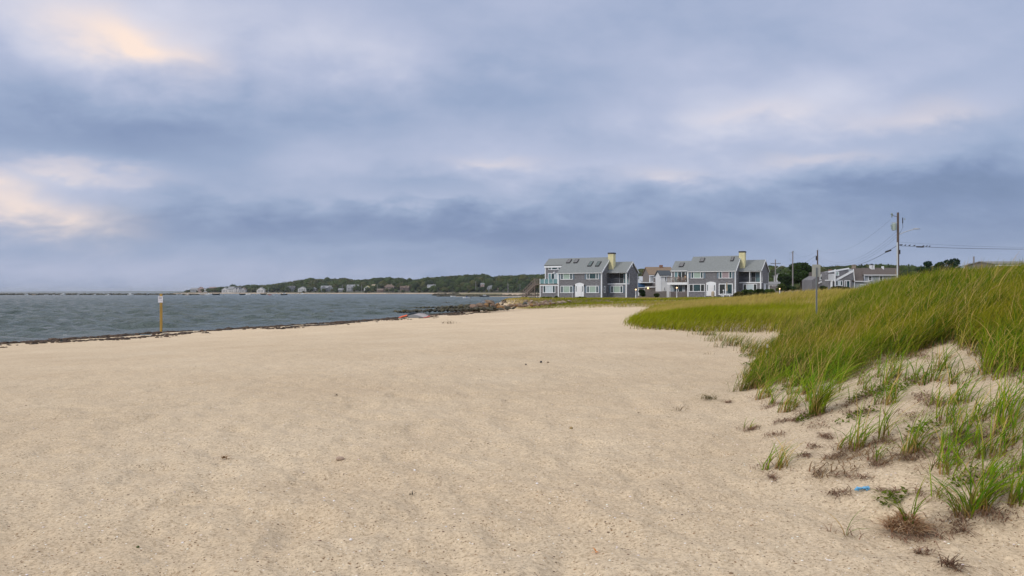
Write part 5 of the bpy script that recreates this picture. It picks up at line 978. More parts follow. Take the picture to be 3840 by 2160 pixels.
MB().box(zq(375, 0, Dq + 8)[0] - bx, zq(425, 0, Dq + 8)[0] - bx, 2, 3, zq(0, 470, Dq + 8)[1] - bz - .5, zq(0, 405, Dq + 8)[1] - bz).build('chimney', BRICK, Bh)
bx, bz = zq(1500, 1100); Ch = empty('pale_brown_roofed_house', (bx, Dq, bz), 0, label='long pale grey house with steep brown roofs and square white chimney', cat='house', group='background houses'); L_ = Ch.location; S3 = mat('pale_shingle', (.36, .41, .45), .85, .08, 3)
def rslab(a0, a1, r0, r1, y0, y1, m, name, sk=0):
    (x0, z0), (x1, _), (_, z1) = zq(a0, r0, y0), zq(a1, r0, y0), zq(a0, r1, y1); x2, x3 = zq(a0 + (sk if isinstance(sk, (int, float)) else sk[0]), r1, y1)[0], zq(a1 - (0 if isinstance(sk, (int, float)) else sk[1]), r1, y1)[0]
    return MB().slab((x0 - L_.x, y0 - L_.y, z0 - L_.z), (x1 - L_.x, y0 - L_.y, z0 - L_.z), (x3 - L_.x, y1 - L_.y, z1 - L_.z), (x2 - L_.x, y1 - L_.y, z1 - L_.z), .25).build(name, m, Ch)
polyb(Ch, [(1045, 1150), (1045, 765), (1470, 765), (1470, 1150)], Dq - 1.5, Dq + 6, S3, 'lower_wall'); polyb(Ch, [(1440, 1150), (1440, 575), (2450, 575), (2450, 1150)], Dq, Dq + 6, S3, 'upper_wall'); polyb(Ch, [(955, 1150), (985, 400), (1010, 400), (1044, 760), (1044, 1150)], Dq - 1.4, Dq + 5.5, S3, 'gable_wall')
r1_ = rslab(1040, 1435, 755, 366, Dq - 1.9, Dq + 3, BRR_, 'gambrel_roof', (-38, 50)); r2_ = rslab(1412, 2480, 566, 358, Dq - .4, Dq + 4, BRR_, 'roof', (-35, 0)); rslab(2480, 1380, 566, 358, Dq + 9, Dq + 4, BRR_, 'rear_roof')
rake(Ch, (1045, 768), (1490, 768), Dq - 2, .2, name='gutter'); rake(Ch, (1415, 578), (2480, 578), Dq - .5, .2, name='gutter'); rake(Ch, (1008, 400), (1046, 755), Dq - 1.95, .3); rake(Ch, (1062, 775), (1062, 1020), Dq - 1.6, .3, name='corner_board'); rake(Ch, (1450, 590), (1450, 745), Dq - .1, .25, name='corner_board')
winq(Ch, 1572, 1694, 598, 742, Dq, [(1, DARK)], fw=.16, bars=1); winq(Ch, 1905, 2025, 598, 742, Dq, [(1, DARK)], fw=.16, bars=1); winq(Ch, 1240, 1405, 855, 1000, Dq - 1.5, [(1, BL)], fw=.2); winq(Ch, 1575, 1690, 870, 1000, Dq, [(1, BL)], fw=.2)
def chq(a0, a1, b0, b1, m, name='chimney', par=None): 
    D = Dq + 3.5; return MB().box(zq(a0, 0, D)[0] - L_.x, zq(a1, 0, D)[0] - L_.x, 3, 4, zq(0, b1, D)[1] - L_.z - .8, zq(0, b0, D)[1] - L_.z).build(name, m, par or r2_)
chq(1635, 1742, 280, 390, WHW); chq(1105, 1180, 262, 350, mat('tan_chimney', (.30, .25, .20), .9)); chq(2005, 2022, 310, 405, TR, 'vent_pipe'); chq(1675, 1685, 235, 282, BLK, 'vent_pipe')
# ================================================================== TREES AND SHRUBS
def tree(name, px, rt, rb, wpx, D, colr, label, cat='tree', n=None, lobes=9, leaf=.28, seed=0, group=None, zb=None, trunk=True):
    g_ = np.random.default_rng(seed); x = at(px, D); zt, z0 = zat(rt, D), zat(rb, D) if zb is None else zb; hgt = zt - z0; w = wpx / F * D / 2; e = empty(name, (x, D, z0), 0, label=label, cat=cat, group=group)
    P_, C_ = [], []
    for k in range(lobes):
        a = g_.uniform(0, 6.28); rr = w * .62 * math.sqrt(g_.random()); zz = hgt * g_.uniform(.34 if trunk else .15, .92 if trunk else .80); s_ = (1 - abs(zz / hgt - .45) * .7); cx, cy = rr * math.cos(a) * s_, rr * math.sin(a) * s_; r = w * g_.uniform(.34, .52) * s_
        if k < 1: zz = hgt; cx *= .3; cy *= .4
        m_ = int((n or 2600) / lobes); d = g_.normal(size=(m_, 3)); d /= np.linalg.norm(d, axis=1)[:, None]; q = r * g_.uniform(.55, 1.12, (m_, 1)) ** .6; c = np.array([cx, cy, min(zz, hgt - r * .75)]) + d * q * np.array([1, 1, .75]); P_.append(c); C_.append(np.tile(np.array(colr) * g_.uniform(.7, 1.35), (m_, 1)) * g_.uniform(.7, 1.35, (m_, 1)))
    P_, C_ = np.concatenate(P_), np.concatenate(C_); m_ = len(P_); a = g_.normal(size=(m_, 3)); b = g_.normal(size=(m_, 3)); a /= np.linalg.norm(a, axis=1)[:, None]; b -= a * (a * b).sum(1)[:, None]; b /= np.linalg.norm(b, axis=1)[:, None]; l = leaf * g_.uniform(.6, 1.3, (m_, 1)); a *= l; b *= l * .6
    V = np.stack([P_ - a, P_ - b, P_ + a, P_ + b], 1).reshape(-1, 3); npmesh('crown', V, np.arange(m_ * 4).reshape(-1, 4), GM, e, False, np.repeat(C_, 4, 0))
    if trunk:
        mb = MB().tube([(0, 0, -1), (.1, 0, hgt * .3), (0, .1, hgt * .62)], w * .07 + .05, 7, w * .03 + .02)
        for k in range(5): t = g_.uniform(0, 6.28); mb.tube([(0, 0, hgt * (.22 + .07 * k)), (w * .3 * math.cos(t), w * .3 * math.sin(t), hgt * (.42 + .06 * k)), (w * .5 * math.cos(t), w * .5 * math.sin(t), hgt * (.55 + .06 * k))], w * .03 + .02, 5, .02)
        mb.build('trunk', mat('bark', (.09, .07, .05), .9), e)
    return e
G_ = (.035, .065, .018); TG = 'trees among the background houses'
tree('round_tree', 3003, 986, 1085, 105, 186, G_, 'big dark green tree behind the second utility pole', n=9000, lobes=22, leaf=.34, seed=1, group=TG); tree('round_tree', 2940, 1028, 1085, 62, 184, G_, 'lower dark green tree just left of the big dark one', n=4500, lobes=14, leaf=.3, seed=2, group=TG)
tree('pine_tree', 3478, 980, 1012, 80, 150, (.02, .05, .03), 'dark pine crown left of two on the dune skyline', n=2600, leaf=.22, seed=3, group=TG, zb=1.0); tree('pine_tree', 3570, 970, 1010, 160, 150, (.025, .055, .03), 'wide dark pine crown on the dune skyline', n=5000, lobes=16, leaf=.22, seed=4, group=TG, zb=1.0)
tree('round_tree', 3520, 985, 1015, 70, 165, (.05, .08, .02), 'dull green tree crown low between the two pine crowns', n=2500, leaf=.3, seed=5, group=TG, zb=1.0); tree('round_tree', 3655, 990, 1015, 90, 170, (.05, .08, .02), 'faint low tree crown under the far right pole', n=2500, leaf=.3, seed=6, group=TG, zb=1.0)
SG = 'shrubs around the houses'
for i_, (px, rt, rb, w, D, c, lb) in enumerate(((2404, 1086, 1114, 42, 124, (.02, .04, .015), 'dark round shrub right of the left lamp post'), (2463, 1101, 1116, 22, 122, (.05, .07, .02), 'small shrub before the board fence'), (2800, 1086, 1108, 60, 117, (.05, .085, .02), 'green shrub under the wing window of the furnished house'),
        (2845, 1084, 1106, 56, 117, (.045, .08, .02), 'low green shrub at the right corner of the furnished house'), (2885, 1085, 1104, 50, 120, (.06, .10, .02), 'bright green shrub right of the furnished house'), (2770, 1095, 1112, 44, 115, (.09, .085, .03), 'brownish shrub left of the green shrub row'), (2830, 1098, 1110, 90, 113, (.085, .09, .03), 'low wide olive shrub before the green shrub row'),
        (2925, 1064, 1092, 56, 165, (.06, .09, .02), 'yellow green shrub behind the bright low lamp'), (2960, 1072, 1090, 50, 165, (.03, .06, .02), 'dark shrub below the lower dark tree'), (3085, 1072, 1092, 40, 164, (.03, .055, .02), 'dark shrub below the white deck'), (3135, 1074, 1090, 50, 160, (.06, .07, .03), 'brownish shrub before the slanted roof house'), (3170, 1076, 1092, 60, 160, (.05, .06, .025), 'low shrub before the door of the slanted roof house'),
        (2085, 1112, 1124, 20, 118, (.04, .08, .02), 'small dark shrub at the left house corner post'), (2050, 1114, 1122, 80, 117, (.10, .13, .02), 'low green shrub strip left under the house extension'), (2180, 1114, 1124, 46, 118, (.06, .10, .02), 'low shrub before the white door of the left house'))):
    tree('shrub', px, rt, rb, w, D, c, lb, 'shrub', n=1300, lobes=8, leaf=.16, seed=20 + i_, group=SG, trunk=False)
# ================================================================== POLES, WIRES, BIRDS
WOOD = mat('pole_wood', (.11, .085, .075), .9, .2, 3, stretch=(1, 1, .3)); GREY = mat('galvanised', (.42, .46, .50), .45, .08, 6); INS = mat('insulator', (.25, .32, .32), .4)
def util_pole(px, rt, D, r, label, parts=None, m=WOOD):
    zt = zat(rt, D); z0 = .5; e = empty('utility_pole', (at(px, D), D, z0), 0, label=label, cat='utility pole', group='wooden utility poles'); MB().tube([(0, 0, 0), (0, 0, zt - z0)], r * 1.15, 12, r * .85).build('pole', m, e)
    if parts: parts(e, zt - z0)
    return e
def big(e, h):
    k = 90 / F
    MB().tube([(.17, 0, h - 165 * k), (.17, 0, h - 152 * k), (.17, 0, h - 110 * k), (.17, 0, h - 60 * k)][0:1] + [(-.18, -.05, 1.0)], .01, 6) if False else None
    MB().tube([(-.14, -.12, .5), (-.14, -.12, h - 112 * k)], .075, 10).build('cable_guard', mat('pvc', (.55, .62, .66), .5), e)
    a = MB().tube([(.1, 0, h - 83 * k), (.75, 0, h - 74 * k), (1.6, 0, h - 66 * k), (2.0, 0, h - 63 * k)], .045, 8).build('lamp_arm', GREY, e); MB().lathe([(.02, -.08), (.14, -.04), (.16, .02), (.05, .08)], (0, 0, 0), 12).build('lamp_head', GREY, a); hd = a.children[0]; hd.location = (2.35, 0, h - 61 * k); hd.scale = (3.0, 1, 1)
    t = MB().lathe([(.01, -.45), (.26, -.42), (.26, .40), (.22, .46), (.03, .48)], (0, 0, 0), 14).build('transformer', mat('transformer_grey', (.30, .38, .36), .5), e); t.location = (-.48, .0, h - 54 * k)
    MB().bar((-.85, 0, h - 38 * k), (0, 0, h - 38 * k), .07).build('bracket', GREY, e); MB().bar((-.62, 0, h - 12 * k), (0, 0, h - 16 * k), .05).build('bracket', WOOD, e)
    for (dx, dz, s_) in ((-.80, -5, .13), (-.68, -9, .10), (-.78, -14, .09), (-.86, -48, .09), (-.72, -52, .10), (-.80, -58, .09), (-.62, -64, .08)): i_ = MB().lathe([(.02, -.16), (s_, -.1), (.04, -.04), (s_, .02), (.04, .08), (.02, .16)], (0, 0, 0), 10).build('insulator', INS, e); i_.location = (dx, 0, h + dz * k)
    MB().tube([(.6, 0, h - 18 * k), (.6, 0, h - 45 * k), (.62, 0, h - 55 * k), (.35, 0, h - 72 * k), (.12, 0, h - 80 * k)], .022, 6).build('jumper_cable', BLK, e); MB().lathe([(.02, 0), (.06, .1), (.06, .7), (.02, .8)], (.6, 0, h - 42 * k), 8).build('fuse_cutout', BLK, e); MB().lathe([(.02, 0), (.07, .05), (.03, .14), (.07, .2), (.02, .25)], (.86, 0, h - 28 * k), 8).build('insulator', INS, e)
    MB().box(.12, .26, -.1, .1, h - 156 * k, h - 140 * k).build('junction_box', BLK, e)
P1 = util_pole(3367.5, 797, 90, .15, 'tall nearest utility pole with transformer and streetlight arm above the dune', big)
def p2(e, h): MB().lathe([(.02, 0), (.05, .05), (.05, .3), (.02, .4)], (.1, 0, h), 8).build('insulator', INS, e); MB().box(-.38, -.16, -.1, .1, h - 2.3, h - 1.3).build('junction_box', BLK, e)
P2 = util_pole(3066, 938, 160, .16, 'utility pole rising behind the back of the road sign', p2)
def p3(e, h):
    MB().bar((-.5, 0, h - .3), (.1, 0, h - .6), .06).build('bracket', WOOD, e)
    for dx, dz in ((-.75, -.4), (-.68, -.9), (-.75, -1.9), (-.5, -2.3), (.2, -.1)): i_ = MB().lathe([(.02, -.14), (.08, -.06), (.03, 0), (.08, .06), (.02, .14)], (0, 0, 0), 8).build('insulator', INS, e); i_.location = (dx, 0, h + dz)
P3 = util_pole(2973, 942, 176, .15, 'pale utility pole left of the big dark tree', p3, mat('pale_pole', (.24, .23, .24), .9))
def p4(e, h):
    MB().box(-1.5, 1.5, -.15, -.03, h - 1.35, h - 1.2).build('crossarm', WOOD, e)
    for dx in (-1.4, -.8, .8, 1.4): i_ = MB().lathe([(.02, 0), (.09, .05), (.06, .25), (.02, .3)], (dx, -.09, h - 1.2), 8).build('insulator', INS, e)
    MB().tube([(.1, 0, h - 2.9), (1.4, 0, h - 2.0), (2.3, 0, h - 1.9)], .06, 6).build('lamp_arm', GREY, e); l = MB().lathe([(.02, -.08), (.18, -.04), (.18, .03), (.03, .1)], (0, 0, 0), 10).build('lamp_head', GREY, e); l.location = (2.7, 0, h - 1.9); l.scale = (2.5, 1, 1)
P4 = util_pole(2908, 973, 215, .17, 'farthest utility pole with crossarm and streetlight right of the furnished house', p4, mat('pale_pole', (.24, .23, .24)))
def p5(e, h): MB().box(-.9, .3, -.1, 0, h - 1.2, h - 1.1).build('crossarm', WOOD, e)
util_pole(3652, 962, 110, .12, 'thin utility pole top poking over the dune grass at the right', p5, mat('pale_pole', (.24, .23, .24)))
wm_ = mat('black_cable', (.02, .02, .022), .6)
def wire(a, b, sag, r, label, bulges=()):
    a, b = Vector(a), Vector(b); pts = [a.lerp(b, t) - Vector((0, 0, sag * 4 * t * (1 - t))) for t in np.linspace(0, 1, 26)]; m = MB().tube(pts, r, 5); 
    for (t, l, rr) in bulges: m.tube([a.lerp(b, t - l) - Vector((0, 0, sag * 4 * t * (1 - t))), a.lerp(b, t + l) - Vector((0, 0, sag * 4 * t * (1 - t)))], rr, 7)
    m.build('overhead_wire', wm_, None, label=label, cat='wire', group='overhead wires'); return pts
X = lambda px, row, D: (at(px, D), D, zat(row, D))
wire(X(3340, 822, 90), X(3066, 938, 160), 2.0, .007, 'topmost thin wire from the transformer pole to the second pole'); wire(X(3362, 868, 90), X(3068, 958, 160), 2.6, .009, 'upper of three sagging wires between the transformer pole and second pole'); wire(X(3362, 880, 90), X(3068, 966, 160), 2.6, .009, 'middle of three sagging wires between the transformer pole and second pole')
wire(X(3362, 890, 90), X(3068, 975, 160), 2.6, .009, 'lowest of three sagging wires between the transformer pole and second pole'); wire(X(3362, 922, 90), X(3150, 1000, 140), .8, .025, 'thick cable dropping left from the transformer pole', ((.10, .03, .12),))
wire(X(3375, 908, 90), X(3900, 928, 84), .15, .008, 'upper thin wire running right from the transformer pole'); wr = wire(X(3375, 922, 90), X(3900, 934, 84), .12, .022, 'thick bird lined cable running right from the transformer pole', ((.152, .028, .09),))
wire(X(3060, 957, 160), X(2975, 998, 176), .5, .02, 'thick cable from second pole left to the pale pole'); wire(X(3062, 965, 160), X(2976, 1006, 176), 1.2, .010, 'thin cable from second pole left to the pale pole'); wire(X(3064, 938, 160), X(2975, 946, 176), 1.2, .008, 'topmost thin wire from second pole to the pale pole')
bird0 = None; BM = mat('bird_black', (.03, .03, .035), .8)
for i_, px in enumerate((3376, 3381, 3395, 3411, 3429, 3463, 3475, 3486)):
    t = (px - 3375) / 525; D = 90 - 6 * t; p = Vector(X(px, 922 + 12 * t, D)) - Vector((0, 0, .12 * 4 * t * (1 - t) - .05))
    if bird0 is None:
        v0, f0 = ICO2; v = v0 * np.array([.11, .06, .065]); v[:, 2] += .07; v[:, 0] = np.where(v0[:, 0] > .6, v[:, 0] * 1.0, v[:, 0]); hd = v0 * .042 + np.array([.09, 0, .13]); tl = MB().hexa([(-.22, -.02, .02), (-.08, -.03, .04), (-.08, .03, .04), (-.22, .02, .02), (-.22, -.02, .035), (-.08, -.03, .08), (-.08, .03, .08), (-.22, .02, .035)])
        V = np.concatenate([v, hd]); Fq = np.concatenate([f0, f0 + len(v0)]); bird0 = npmesh('bird', V, Fq, BM, None, True); o = bird0
        bm_ = bpy.data.meshes.new('tail'); bm_.from_pydata(tl.v, [], tl.f); bm_.materials.append(BM); to = bpy.data.objects.new('tail', bm_); COL.objects.link(to); to.parent = bird0
    else: o = copy_tree(bird0)
    o.location = p; o.rotation_euler = (0, 0, random.uniform(-.5, .5)); tag(o, 'small dark bird perched on the thick cable right of the transformer pole', 'bird', 'birds on the cable')
# ================================================================== SIGNS
px, D = 604, 42.6; x = at(px, D); z0 = H1(x, D); zt = zat(1103, D); s = empty('beach_sign', (x, D, z0), 0, label='yellow wooden post with small white notice at the water edge', cat='sign')
MB().box(-.055, .055, -.055, .055, -.4, zt - z0).build('post', mat('yellow_wood', (.44, .27, .055), .8, .25, 5, stretch=(1, 1, .2)), s); MB().box(-.09, .09, -.07, .07, zt - z0, zt - z0 + .03).build('post_cap', mat('yellow_cap', (.45, .38, .22), .8), s)
bd = MB().box(-.137, .137, -.085, -.06, zat(1134.5, D) - z0, zat(1110.5, D) - z0).build('notice_board', mat('notice_white', (.72, .72, .78), .5), s); ink = mat('notice_ink', (.04, .04, .06), .6); zz = zat(1110.5, D) - z0
def dashes(zc, h, widths, x0, gap): 
    m = MB(); a = x0
    for w_ in widths: m.box(a, a + w_, -.089, -.0851, zc - h / 2, zc + h / 2); a += w_ + gap
    m.build('lettering', ink, bd)
dashes(zz - .055, .022, (.035, .02, .03, .03, .02, .025), -.10, .010); dashes(zz - .125, .034, (.028, .03, .024, .03, .028), -.085, .007); dashes(zz - .22, .008, (.04, .03, .05, .02), -.09, .012); dashes(zz - .26, .008, (.03, .05, .03, .03), -.09, .012)
px, D = 3061.5, 27.0; x = at(px, D); z0 = H1(x, D); s = empty('road_sign', (x, D, z0), 0, label='grey metal post with the blank back of a rectangular sign in the dune grass', cat='sign'); m = MB(); zt = zat(1003, D) - z0
m.box(-.025, .025, -.012, .0, -.4, zt); m.box(-.025, -.02, -.035, -.012, -.4, zt); m.box(.02, .025, -.035, -.012, -.4, zt); m.build('post', mat('sign_post_metal', (.23, .26, .28), .5, .1, 8), s)
bm_ = MB(); a, b, zc0, zc1, r = -.163, .157, zat(1038, D) - z0, zat(992, D) - z0, .025; pr = []
for cx, cz, t0 in ((b - r, zc1 - r, 0), (a + r, zc1 - r, 90), (a + r, zc0 + r, 180), (b - r, zc0 + r, 270)): pr += [(cx + r * math.cos(R(t0 + q * 30)), cz + r * math.sin(R(t0 + q * 30))) for q in range(4)]
bm_.prism(pr, .001, .006, 'y'); bm_.build('sign_panel', mat('sign_back', (.40, .41, .37), .6, .06, 6), s)
for z_ in (zc1 - .06, zc0 + .06): MB().lathe([(.0, 0), (.012, .003), (.012, .012), (0, .014)], (0, -.02, z_), 8).build('bolt', GREY, s)
# black and white banded stake
px, D = 2877, 0; x, y = ghit(2877, 1330); s = empty('marker_stake', (x, y, H1(x, y)), 0, label='short white stake with black bands half hidden in the dune grass', cat='stake'); k = y / F; m = MB(); st_ = s
for (a, b, mm, nm, dx) in ((-.1, 16 * k, TR, 'lower_band', -.01), (16 * k, 18 * k, BLK, 'black_band', 0), (18 * k, 24 * k, mat('olive_stake', (.10, .10, .04), .8), 'bare_section', .0), (24 * k, 26 * k, BLK, 'black_band', .0), (26 * k, 38 * k, TR, 'upper_band', .005), (38 * k, 42 * k, BLK, 'black_cap', .008)):
    MB().lathe([(.021 if 'black' not in nm else .0205, a), (.021 if 'black' not in nm else .0205, b)], (dx, 0, 0), 10).build(nm, mm, s)
# ================================================================== WINDSURF SAIL ON THE SAND
D = 58; S0 = ghit(1500, 1193); D = S0[1]; zg = H1(at(1556, D), D); s = empty('windsurf_sail', (at(1556, D), D, zg), 0, label='grey and white windsurf sail with orange ends lying on the beach', cat='sail'); kz = D / F
def Sq(zx, zy): return ((1480 + zx / 16.1 - 1556) * kz, (HOR - (1150 + zy / 16.1)) * kz + CZ - zg)
def panel(pts, y0, m, name, par=s, t=.02):
    """a cloth panel: outline in the sail's plane leaning back with its height, with thickness"""
    n = len(pts); P_ = [Sq(*p) for p in pts]; fr = [(x, y0 + .9 * max(z, 0) * 1.6, z * 1.0) for x, z in P_]; bk = [(x, y + t, z + t) for x, y, z in fr]; cx = np.mean(fr, 0); mb = MB(); bul = (cx[0], cx[1] - .08, cx[2] + .03)
    mb.add(fr + [bul] + bk, [(i, (i + 1) % n, n) for i in range(n)] + [tuple(range(2 * n, n, -1))] + [((i + 1) % n, i, n + 1 + i, n + 1 + (i + 1) % n) for i in range(n)]); return mb.build(name, m, par)
OR = mat('orange_cloth', (.75, .13, .04), .6, .1, 4); SG_ = mat('grey_film', (.17, .175, .18), .8, .08, 3); SW = mat('white_film', (.36, .35, .37), .8, .06, 3); NV = mat('navy_cloth', (.018, .035, .055), .8, .2, 4); RD = mat('red_cloth', (.62, .05, .05), .6)
panel([(230, 650), (470, 560), (720, 500), (730, 560), (460, 640), (280, 690)], -.02, OR, 'orange_tip'); panel([(740, 560), (1100, 480), (1420, 560), (1730, 650), (1720, 700), (1300, 715), (950, 725), (820, 670)], -.06, SG_, 'grey_panel'); panel([(1100, 478), (1300, 445), (1520, 385), (1720, 420), (2050, 560), (1900, 630), (1730, 648), (1420, 558)], .0, SW, 'white_panel')
panel([(730, 530), (880, 370), (1100, 330), (1250, 360), (1300, 440), (1100, 476), (760, 555)], .03, NV, 'navy_panel'); panel([(1720, 655), (1900, 632), (2060, 560), (2130, 590), (1960, 640), (1800, 690)], -.05, RD, 'red_tip')
pts = [Sq(740, 560), Sq(900, 400), Sq(1250, 385), Sq(1480, 390), Sq(1760, 420), Sq(2070, 560), Sq(2230, 540)]; MB().tube([(x, -.12 + 1.44 * max(z, 0), z + .02) for x, z in pts], .022, 8).build('mast', mat('mast_black', (.03, .03, .03), .4), s)
pts = [Sq(740, 570), Sq(800, 650), Sq(900, 700), Sq(1050, 722)]; MB().tube([(x, -.08 + 1.3 * max(z, 0), z + .02) for x, z in pts], .022, 8).build('batten', MATS['mast_black'], s)
# ================================================================== BOATS
def boat(px, row, lpx, hull, top, style, label, D=None, flip=1, hpx=None):
    D = D or min(2.4 * F / max(row - HOR, .5), 600); Lb = lpx / F * D; e = empty('moored_boat', (at(px, D), D, zat(row, D)), 0, label=label, cat='boat', group='boats moored in the bay'); hh = max(.16 * Lb, .45) if hpx is None else hpx / F * D; B = Lb * .17 + .15
    st = np.linspace(-1, 1, 9); rows = []
    for t_ in st:
        b = B * (1 - max(t_, 0) ** 2.2 * .96); sh = hh * (1 + .28 * max(t_, 0) ** 2); kz_ = -.25 * (1 - max(t_, 0) ** 3)
        rows.append([(t_ * Lb / 2 * flip * (1 + 0), -b, sh), (t_ * Lb / 2 * flip * .96, -b * .78, 0.0), (t_ * Lb / 2 * flip * .92, 0, kz_), (t_ * Lb / 2 * flip * .96, b * .78, 0.0), (t_ * Lb / 2 * flip, b, sh)])
    vs = [p for r_ in rows for p in r_]; fs = [(i * 5 + j, i * 5 + j + 1, (i + 1) * 5 + j + 1, (i + 1) * 5 + j) for i in range(8) for j in range(4)] + [(i * 5, (i + 1) * 5, (i + 1) * 5 + 4, i * 5 + 4) for i in range(8)] + [(0, 4, 3, 2, 1)]
    MB().add(vs, fs).build('hull', hull, e)
    if style in ('cabin', 'console'):
        c = MB(); a = Lb * (.16 if style == 'cabin' else .07); c.prism([(-a, hh * .9), (a * 1.2, hh * .9), (a * .8, hh * 2.0), (-a, hh * 2.0)], -B * .6, B * .6, 'y'); o = c.build('cabin' if style == 'cabin' else 'console', top, e); MB().box(-a * .8, a * .7, -B * .62, B * .62, hh * 1.45, hh * 1.8).build('cabin_window', DARK, o)
        MB().box(-Lb * .53 if flip > 0 else Lb * .44, -Lb * .44 if flip > 0 else Lb * .53, -.15, .15, hh * .2, hh * 1.5).build('outboard_motor', BLK, e)
    if style == 'sail':
        MB().tube([(Lb * .05 * flip, 0, hh * .8), (Lb * .05 * flip, 0, (row - hpx_m[px]) / F * D)], max(.05, D * .00018), 6).build('mast', GREY, e); MB().tube([(Lb * .05 * flip, 0, hh * 1.9), (-Lb * .38 * flip, 0, hh * 1.8)], .12, 6).build('boom', top, e); MB().box(-Lb * .2, Lb * .15, -B * .5, B * .5, hh * .95, hh * 1.5).build('cabin', WHW, e)
    if style == 'open':
        MB().box(-Lb * .25, -Lb * .17, -B * .85, B * .85, hh * 1.02, hh * 1.1).build('thwart', DK, e); MB().box(Lb * .05, Lb * .12, -B * .8, B * .8, hh * 1.02, hh * 1.1).build('thwart', DK, e); MB().box(-Lb * .53, -Lb * .46, -.12, .12, hh * .2, hh * 1.4).build('outboard_motor', BLK, e)
    return e
HW = mat('hull_white', (.72, .75, .78), .35); HD = mat('hull_dark', (.03, .04, .05), .4); HR = mat('hull_red', (.55, .06, .05), .4); HC = mat('hull_cream', (.60, .50, .38), .4); HB = mat('canvas_blue', (.03, .10, .32), .7)
hpx_m = {490: 1073, 552: 1091, 1005: 1078, 1012: 1072}
BO = [(100, 1106, 14, HW, WHW, 'cabin', 'white motor boat at the far left before the breakwater'), (128, 1106, 14, HC, WHW, 'open', 'cream low boat right of the far left motor boat'), (174, 1107, 15, HW, WHW, 'open', 'white open boat third from the left before the breakwater'), (202, 1107, 9, HW, WHW, 'open', 'tiny white skiff fourth from the left before the breakwater'), (236, 1106, 19, HW, WHW, 'cabin', 'largest white cabin boat before the left breakwater'),
      (293, 1106, 9, HW, WHW, 'open', 'small white skiff right of the largest cabin boat'), (356, 1106, 9, HW, WHW, 'cabin', 'small white boat midway along the breakwater'), (405, 1108, 19, HW, WHW, 'console', 'white motor boat between the mid breakwater boat and the sailboat'), (490, 1107, 22, HW, WHW, 'sail', 'sailboat with tall thin mast left of the beach sign'), (552, 1106, 14, HD, HD, 'sail', 'small dark sailboat just left of the beach sign'), (665, 1105, 9, HW, WHW, 'open', 'tiny white skiff just right of the beach sign'),
      (678, 1106, 11, HW, WHW, 'open', 'white skiff off the tip of the far point'), (703, 1107, 16, HC, WHW, 'cabin', 'cream cabin boat off the tip of the far point'), (713, 1106, 10, HD, WHW, 'open', 'dark boat touching the cream cabin boat'), (760, 1106, 15, HC, WHW, 'open', 'cream open boat below the pinkish far houses'), (780, 1107, 24, HW, WHW, 'cabin', 'long white motor boat below the far point houses'), (811, 1105.5, 27, HD, WHW, 'open', 'long dark boat below the tan shore house'), (838, 1105, 12, HW, WHW, 'open', 'small white boat left end of the bright white row'),
      (909, 1105, 22, HD, WHW, 'open', 'long dark boat left of the white boat under the dark trees'), (933, 1106, 20, HW, WHW, 'cabin', 'white motor boat under the big dark trees'), (962, 1105, 9, HW, WHW, 'open', 'tiny white boat below the lone white gable'), (990, 1104.5, 24, HD, WHW, 'open', 'dark long boat left of the red boat'), (1005, 1104.5, 14, HC, HC, 'sail', 'cream sailboat left of two masts near the red boat'), (1013, 1107, 12, HR, WHW, 'open', 'small red boat with white stern'), (1027, 1107, 10, HW, WHW, 'open', 'small white boat right of the red boat'), (1046, 1105, 9, HW, WHW, 'open', 'tiny white boat between the red boat and dark hulled cruiser'),
      (1066, 1106, 24, HD, WHW, 'cabin', 'dark hulled boat with white cabin below the three gabled house'), (1098, 1107, 13, HW, WHW, 'open', 'white open boat right of the dark hulled cruiser'), (1111, 1106, 8, HW, WHW, 'open', 'tiny white skiff below the bright white gabled house'), (1133, 1105, 20, HW, WHW, 'cabin', 'white cabin boat with dark motor right of the bright white gabled house'), (1233, 1103, 12, HW, WHW, 'open', 'white boat hauled near the beach below the long grey house'),
      (1698, 1113.5, 20, HW, WHW, 'open', 'small white skiff left of the three near moorings'), (1750, 1119, 30, HW, HB, 'console', 'white dinghy with blue cover and black motor, nearest of the three moorings'), (1817, 1113.5, 36, HD, WHW, 'cabin', 'dark hulled white decked boat right of the blue covered dinghy')]
for b in BO: boat(*b, flip=-1 if b[0] in (1698, 1750, 933) else 1, hpx=4 if b[0] in (1698, 1750, 1817) else None)
D = 2.4 * F / 17.5; o = MB().box(-2.0, -.2, -.5, .5, .3, .95)
# far pier pilings
pr = empty('far_pier', (at(1485, 1075), 1075, 0), 0, label='row of dark pilings of a pier on the far beach', cat='pier'); dk = MB().box(-14, 14, -1, 1, 1.6, 1.9).build('deck', DK, pr)
for k in range(11): x = -14 + 2.8 * k; MB().box(x - .3, x + .3, -.3, .3, -1, 2.3).build('piling', DK, pr)
for i_, (px, rt, rb) in enumerate(((1784, 1056, 1076), (1903, 1060, 1092), (1907, 1064, 1092), (1950, 1063, 1084), (1987, 1064, 1090), (1356, 1066, 1090), (1284, 1068, 1084), (1415, 1068, 1084))):
    D = 900; MB().tube([(at(px, D), D, zat(rb, D) - 3), (at(px, D), D, zat(rt, D))], .28, 6).build('far_mast', mat('pale_pole', (.3, .3, .3)), None, label='thin pale pole against the far shore woods', cat='pole', group='thin poles along the far shore')
